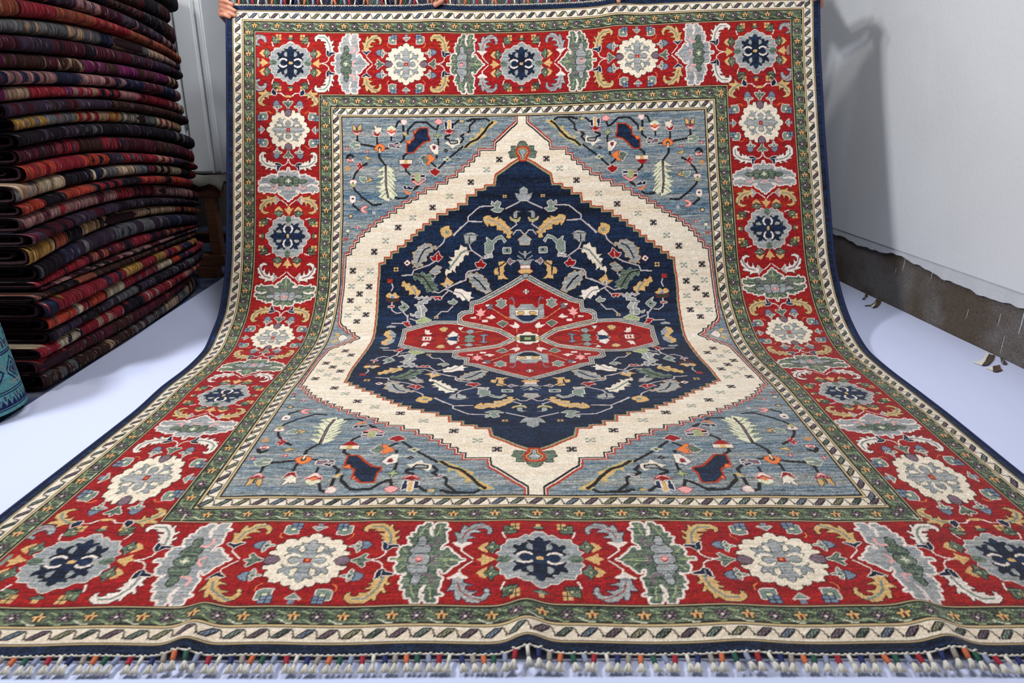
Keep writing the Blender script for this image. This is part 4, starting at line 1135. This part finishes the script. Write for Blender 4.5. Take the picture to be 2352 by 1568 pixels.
# ---------------------------------------------------------------- teal rolled carpet at the left
def teal_roll():
    c0 = Vector((-1.575, 1.925, 0.0)); R = .125; L = .50
    ax = Vector((-.10, -.02, .99)).normalized()
    a = ax.cross(Vector((0, 1, 0))).normalized(); b = ax.cross(a).normalized()
    if a.x < 0: a = -a
    ns, nc = 420, 300
    t = np.linspace(0, 2 * math.pi, nc, endpoint=False); s = np.linspace(0, L, ns)
    S2, T2 = np.meshgrid(s, t, indexing='ij')
    V = np.array(c0) + S2[..., None] * np.array(ax) + (R * np.cos(T2))[..., None] * np.array(a) + (R * np.sin(T2))[..., None] * np.array(b)
    V[..., 2] += R * abs(a.z)
    teal = np.array((86, 138, 140.)); navy = np.array((34, 36, 78.)); wine = np.array((70, 40, 76.)); tan = np.array((150, 130, 124.))
    C = np.zeros((ns, nc, 3)) + teal
    x = T2 * R; y = S2
    def put(m, c): C[m] = c
    for y0 in (.012, .055, .062, .165, .172, .235): put(abs(y - y0) < .0022, navy)
    saw = np.abs(((x / .018) % 1) - .5) * 2
    put((y > .016) & (y < .05) & (y < .02 + .022 * (1 - saw)), navy); put((y > .035) & (y < .05) & (saw > .75), wine)
    put((y > .178) & (y < .23) & (np.abs(y - .204 - .016 * np.sin(x * 2 * math.pi / .036)) < .005), navy); put((y > .178) & (y < .2) & (saw < .4), wine)
    cx = ((x / .10) % 1) - .5; d = np.abs(cx) * .10 + np.abs(y - .113)
    put((d < .046) & ((d * 120).astype(int) % 2 == 0) & (y > .068) & (y < .160), navy); put((d < .012), wine)
    put((np.abs(y - .113 - .034 * np.sign(np.sin(x * 31.4)) * np.clip(np.abs(np.sin(x * 31.4)) * 1.8, 0, 1)) < .0025), tan)
    gx = (x / .045) % 1 - .5; gy = ((y - .24) / .05) % 1 - .5
    put((y > .24) & (np.abs(gx) + np.abs(gy) < .34) & (((gx * 40).astype(int) + (gy * 40).astype(int)) % 3 != 0), navy)
    put((y > .24) & (np.abs(gx) < .06) & (np.abs(gy) > .2), wine)
    C *= (1 + .10 * np.random.RandomState(2).standard_normal((ns, nc)))[..., None]
    root = empty('rolled_rug', c0)
    V -= np.array(c0)
    me = npmesh('roll_side', V.reshape(-1, 3), gridfaces(ns, nc, True)); colattr(me, np.clip(C.reshape(-1, 3), 5, 245)); link('rolled_pile', me, M_old, root)
    # spiral of layers at both ends
    for end, sg in ((0, -1), (L, 1)):
        mb = MB(); P = []
        for k in range(160):
            f = k / 159; r = R - .012 - (R - .03) * f; an = f * 2 * math.pi * 7
            p = ax * (end - sg * .004) + a * (r * math.cos(an)) + b * (r * math.sin(an)); p.z += R * abs(a.z); P.append(p)
        mb.tube(P, .008, 6); mb.build('roll_end', mat('teal_edge', (80, 120, 124), .9), root, True)
    tag(root, 'teal rolled rug with navy border bands leaning before the stack', 'rug')
teal_roll()

# ---------------------------------------------------------------- timber rack and white metal cabinet beyond the stack
M_wood = mat('rough_timber', (96, 62, 44), .85, noise=(12, .3, (1, 1, 8)), bump=(40, .002, (1, 1, 6)))
M_metal = mat('white_enamel', (206, 210, 214), .45, spec=.5, noise=(5, .05))
rk = empty('wooden_rack', (-1.75, 3.85, 0))
def wood(c, d, nm): MB().box(Vector(c) - rk.location, d, None, .004).build(nm, M_wood, rk)
p_top = W3(503, 412, 3.62); p_low = W3(518, 588, 3.62)
zt = p_top.z
wood((p_top.x - .33, 3.64, zt - .045), (.66, .06, .09), 'beam'); wood((p_top.x - .33, 4.25, zt - .045), (.66, .06, .09), 'beam')
for y in (3.74, 3.86, 3.98, 4.10, 4.20): wood((p_top.x - .33, y, zt - .011), (.66, .09, .022), 'deck_board')
for x in (p_top.x - .06, p_top.x - .60):
    for y in (3.64, 4.25): wood((x, y, (zt - .09 + .11) / 2 + .0), (.055, .055, zt - .09 - .11), 'post')
wood((p_low.x - .33, 3.64, .085), (.66, .07, .055), 'foot_rail'); wood((p_low.x - .33, 4.25, .085), (.66, .07, .055), 'foot_rail')
for x in (p_low.x - .10, p_low.x - .58):
    for y in (3.64, 4.25): wood((x, y, .0255), (.10, .07, .063), 'foot_block')
tag(rk, 'rough brown timber rack half hidden behind the far end of rug stack', 'rack')
cl = MB(); random.seed(6)
cw = p_top.x
pts = []
n1, n2 = 24, 20; Gc = np.zeros((n2, n1, 3))
for j in range(n2):
    for i in range(n1):
        x = cw + .016 - .60 * i / (n1 - 1); y = 3.585 + .5 * j / (n2 - 1)
        z = zt + .010 + .003 * math.sin(i * 1.3 + j) 
        if y < 3.61: z -= (3.61 - y) * 1.4 + .006 * math.sin(i * 2.1)
        if i == 0: z -= .03 + .01 * math.sin(j * 2.0)
        Gc[j, i] = (x, y, z)
co = link('rack_cloth', npmesh('rack_cloth', Gc.reshape(-1, 3), gridfaces(n2, n1)), mat('grey_cloth', (128, 126, 120), .95, noise=(30, .15)))
sm_ = co.modifiers.new('Solidify', 'SOLIDIFY'); sm_.thickness = .003
tag(co, 'frayed grey cloth between the timber rack and white cabinet', 'cloth')
# cabinet: corrugated door panel of pressed ribs
q1 = W3(509, 405, 3.70); cx1 = q1.x
cab = empty('metal_cabinet', (cx1 - .25, 3.95, zt + .02))
cz0 = zt + .018; cz1 = 2.15
MB().box(Vector((cx1 - .28, 3.96, (cz0 + cz1) / 2)) - cab.location, (.56, .48, cz1 - cz0), None, .004).build('body', M_metal, cab)
dm = MB()
for k, (a, b) in enumerate(((.005, .028), (.045, .135), (.16, .19), (.205, .30), (.325, .355), (.37, .47))):
    dm.box(Vector((cx1 - (a + b) / 2, 3.712, (cz0 + cz1) / 2)) - cab.location, (b - a, .016, cz1 - cz0 - .02), None, .005)
dm.build('door', M_metal, cab)
MB().box(Vector((cx1 - .145, 3.714, cz0 + .62)) - cab.location, (.006, .018, .06), None, .002).build('hinge', mat('dull_steel', (110, 112, 114), .4), cab)
MB().box(Vector((cx1 - .145, 3.714, cz0 + .25)) - cab.location, (.006, .018, .06), None, .002).build('hinge', bpy.data.materials['dull_steel'], cab)
tag(cab, 'white ribbed metal cabinet behind the rug stack, on timber rack', 'cabinet')

# ---------------------------------------------------------------- people holding the far edge
M_skin = mat('skin', (188, 128, 106), .55, spec=.4, noise=(40, .05)); M_skin.node_tree.nodes['Principled BSDF'].inputs['Subsurface Weight'].default_value = .12
M_skin.node_tree.nodes['Principled BSDF'].inputs['Subsurface Radius'].default_value = (.01, .004, .002)
M_hair = mat('black_hair', (22, 18, 18), .6); M_nail = mat('fingernail', (228, 176, 164), .3, spec=.5)
def remesh(o, v, sm=6):
    m = o.modifiers.new('Remesh', 'REMESH'); m.mode = 'VOXEL'; m.voxel_size = v; m.use_smooth_shade = True
    if sm:
        s = o.modifiers.new('Smooth', 'SMOOTH'); s.factor = .5; s.iterations = sm
def person(x, y, hands, shirt, trouser, label):
    """hands: [(palm, wrist, elbow, fingers)], sides -1 (picture left) and +1"""
    root = empty('person', (x, y, 0)); O = root.location
    b = MB(); v = lambda a, c, d: Vector((x + a, y + c, d)) - O
    # legs, torso, neck, head
    for s in (-1, 1):
        b.capsule([v(s*.095, 0, .93), v(s*.10, -.01, .50), v(s*.105, .02, .10)], [.085, .055, .038])
        b.capsule([v(s*.105, .03, .035), v(s*.12, -.12, .025)], [.038, .03])
    b.capsule([v(0, 0, .93), v(0, .0, 1.10), v(0, -.01, 1.30), v(0, 0, 1.40)], [.125, .12, .14, .10])
    b.capsule([v(-.16, 0, 1.405), v(.16, 0, 1.405)], .062)
    b.capsule([v(0, 0, 1.42), v(0, -.012, 1.52)], [.056, .052])
    b.ball(v(0, -.02, 1.615), .098, (.80, .98, 1.18)); b.ball(v(0, -.045, 1.555), .062, (.86, .95, .9))
    b.capsule([v(0, -.112, 1.625), v(0, -.131, 1.592)], [.010, .014])           # nose
    for s in (-1, 1):
        b.ball(v(s*.080, .0, 1.605), .026, (.4, .8, 1.2))                        # ears
        b.capsule([v(s*.012, -.118, 1.552), v(s*.024, -.112, 1.554)], .005)      # lips
        b.ball(v(s*.032, -.098, 1.645), .016, (1.3, .6, .5))                     # brows
    sh = MB(); arms = []
    for s, (palm, wrist, elbow, fingers, thumb) in zip((-1, 1), hands):
        shd = v(s*.175, 0, 1.40); P = palm - O; Wr = wrist - O; El = elbow - O
        b.capsule([shd, El, Wr], [.050, .036, .026]); arms.append((shd, El, Wr))
        kn = sum((f[0] for f in fingers), Vector()) / len(fingers) - O
        for f in fingers: b.capsule([Wr.lerp(P, .6), P.lerp(f[0] - O, .7), f[0] - O], [.019, .016, .0105])
        b.capsule([Wr, P], [.026, .030])
        for f in fingers: b.capsule([q - O for q in f], [.0102, .0095, .0088, .0078][:len(f)] if len(f) <= 4 else .009)
        b.capsule([P] + [q - O for q in thumb], [.016, .0125, .011, .0095][:len(thumb) + 1])
    body = b.build('body', M_skin, root, True); remesh(body, .0033, 3)
    # shirt with sleeves
    for (shd, El, Wr) in arms: sh.capsule([shd, El, El.lerp(Wr, .72)], [.068, .052, .042])
    sh.capsule([v(0, .0, .92), v(0, .0, 1.10), v(0, -.01, 1.30), v(0, 0, 1.395)], [.150, .142, .160, .105]); sh.capsule([v(-.165, 0, 1.405), v(.165, 0, 1.405)], .074)
    so = sh.build('shirt', shirt, root, True); remesh(so, .009, 8)
    tr = MB()
    for s in (-1, 1): tr.capsule([v(s*.095, 0, .94), v(s*.10, -.01, .50), v(s*.105, .02, .10)], [.115, .082, .068])
    tr.capsule([v(-.05, 0, .93), v(.05, 0, .93)], .128); remesh(tr.build('trousers', trouser, root, True), .009, 6)
    hr = MB(); hr.ball(v(0, .006, 1.640), .104, (.83, .98, 1.12)); hr.bm.verts.ensure_lookup_table()
    bmesh.ops.delete(hr.bm, geom=[q for q in hr.bm.verts if q.co.z < 1.56 or (q.co.y < -.045 and q.co.z < 1.69)], context='VERTS')
    hr.build('hair', M_hair, root, True)
    for s in (-1, 1):
        MB().ball(v(s*.032, -.105, 1.622), .010, (1.3, .6, .7)).build('eye', mat('eye', (28, 20, 18), .2, spec=.6), root, True)
        MB().box(v(s*.115, -.05, .042), (.09, .27, .075), None, .03).build('shoe', mat('shoe', (26, 24, 26), .5), root, True)
    tag(root, label, 'person', None)
    return root
DF, DB = 3.232, 3.305
def ch(*L): return [W3(a, b, d) for a, b, d in L]
h1f = [ch((507,1,DB),(508,1,3.262),(521,4,DF),(533,10,DF)), ch((509,12,DB),(510,12,3.262),(526,18,DF),(540,25,DF)), ch((510,23,DB),(511,22,3.262),(526,30,DF),(539,36,DF)), ch((508,36,DB),(509,34,3.270),(518,35,DF-.002),(527,40,DF))]
h1 = (W3(517, 30, 3.335), W3(533, 52, 3.40), W3(590, 70, 3.55), h1f, ch((530,15,3.325),(548,14,3.315)))
h2f = [ch((1000+k*13,28,3.315),(998+k*13,45,3.315),(997+k*13,58,3.310)) for k in (-1,0,1,2)]
h2 = (W3(1015, 0, 3.325), W3(1032, -18, 3.37), W3(985, 30, 3.56), h2f, ch((1026,-14,3.262),(1014,3,3.237),(1000,12,3.233)))
h3f = [ch((1412+k*13,28,3.315),(1414+k*13,45,3.315),(1414+k*13,58,3.310)) for k in (-2,-1,0,1)]
h3 = (W3(1412, 0, 3.325), W3(1400, -18, 3.37), W3(1440, 30, 3.56), h3f, ch((1418,-22,3.262),(1420,-6,3.236),(1421,3,3.232)))
h4f = [ch((1868,12+k*10,3.315),(1855,14+k*10,3.312),(1845,15+k*10,3.310)) for k in (0,1,2,3)]
h4 = (W3(1876, 8, 3.325), W3(1872, -16, 3.37), W3(1815, 20, 3.56), h4f, ch((1886,-16,3.275),(1881,-8,3.240),(1873,-3,3.234)))
M_s1 = mat('dark_shirt', (34, 30, 32), .9, noise=(60, .4), mix=((66, 48, 50), 30, .52, .6)); M_s2 = mat('charcoal_shirt', (32, 33, 38), .9, noise=(60, .3))
M_tr = mat('black_trousers', (34, 34, 40), .9)
person(-.83, 3.66, (h1, h2), M_s1, M_tr, 'person in dark shirt behind the rug, holding its upper left corner')
person(.96, 3.66, (h3, h4), M_s2, M_tr, 'person in charcoal shirt behind the rug, holding its upper right corner')
nl = None

build_rug()

# ---------------------------------------------------------------- lights and camera
def area(name, loc, tgt, size, power, col, sy=None):
    l = bpy.data.lights.new(name, 'AREA'); l.energy = power; l.color = col; l.size = size
    if sy: l.shape = 'RECTANGLE'; l.size_y = sy
    o = bpy.data.objects.new(name, l); COL.objects.link(o); o.location = loc
    o.rotation_euler = (Vector(tgt) - Vector(loc)).to_track_quat('-Z', 'Y').to_euler()
    return o
area('ceiling_lamp', (.30, 1.55, 2.95), (.15, 2.9, .4), 1.0, 40, (.98, .985, 1.0), .5)
area('wall_lamp', (-2.2, 1.25, 2.30), (1.2, 2.6, .6), .34, 62, (.955, .98, 1.0))
area('warm_wall_lamp', (-1.75, 1.95, 2.45), (1.3, 2.8, .6), .20, 24, (1.0, .93, .85))
area('added_back_light', (-2.3, 4.7, 2.5), (1.4, 3.3, .6), .35, 6, (.75, .87, 1.0), .35)  # added cool back-left light, no opening there; casts soft shadows on right wall
bl = area('cabinet_fill', (-.55, 2.75, 2.9), (-1.6, 3.75, .9), .3, 3.5, (.95, .97, 1.0)); bl.data.spread = math.radians(70)  # added fill that brightens the cabinet front, not a lamp of the room
w = bpy.data.worlds.new('World'); S.world = w; w.use_nodes = True
w.node_tree.nodes['Background'].inputs[0].default_value = (.55, .6, .7, 1); w.node_tree.nodes['Background'].inputs[1].default_value = .3

cam = bpy.data.cameras.new('camera'); co_ = bpy.data.objects.new('camera', cam); COL.objects.link(co_)
co_.location = (0, 0, H); co_.rotation_euler = (math.pi / 2 - PT, 0, 0)
cam.sensor_width = 36; cam.lens = F / 2352 * 36; cam.clip_start = .05
cam.dof.use_dof = True; cam.dof.focus_distance = 2.5; cam.dof.aperture_fstop = 5.6
S.camera = co_
S.view_settings.view_transform = 'Standard'; S.view_settings.look = 'None'; S.view_settings.gamma = 1; S.view_settings.exposure = .13
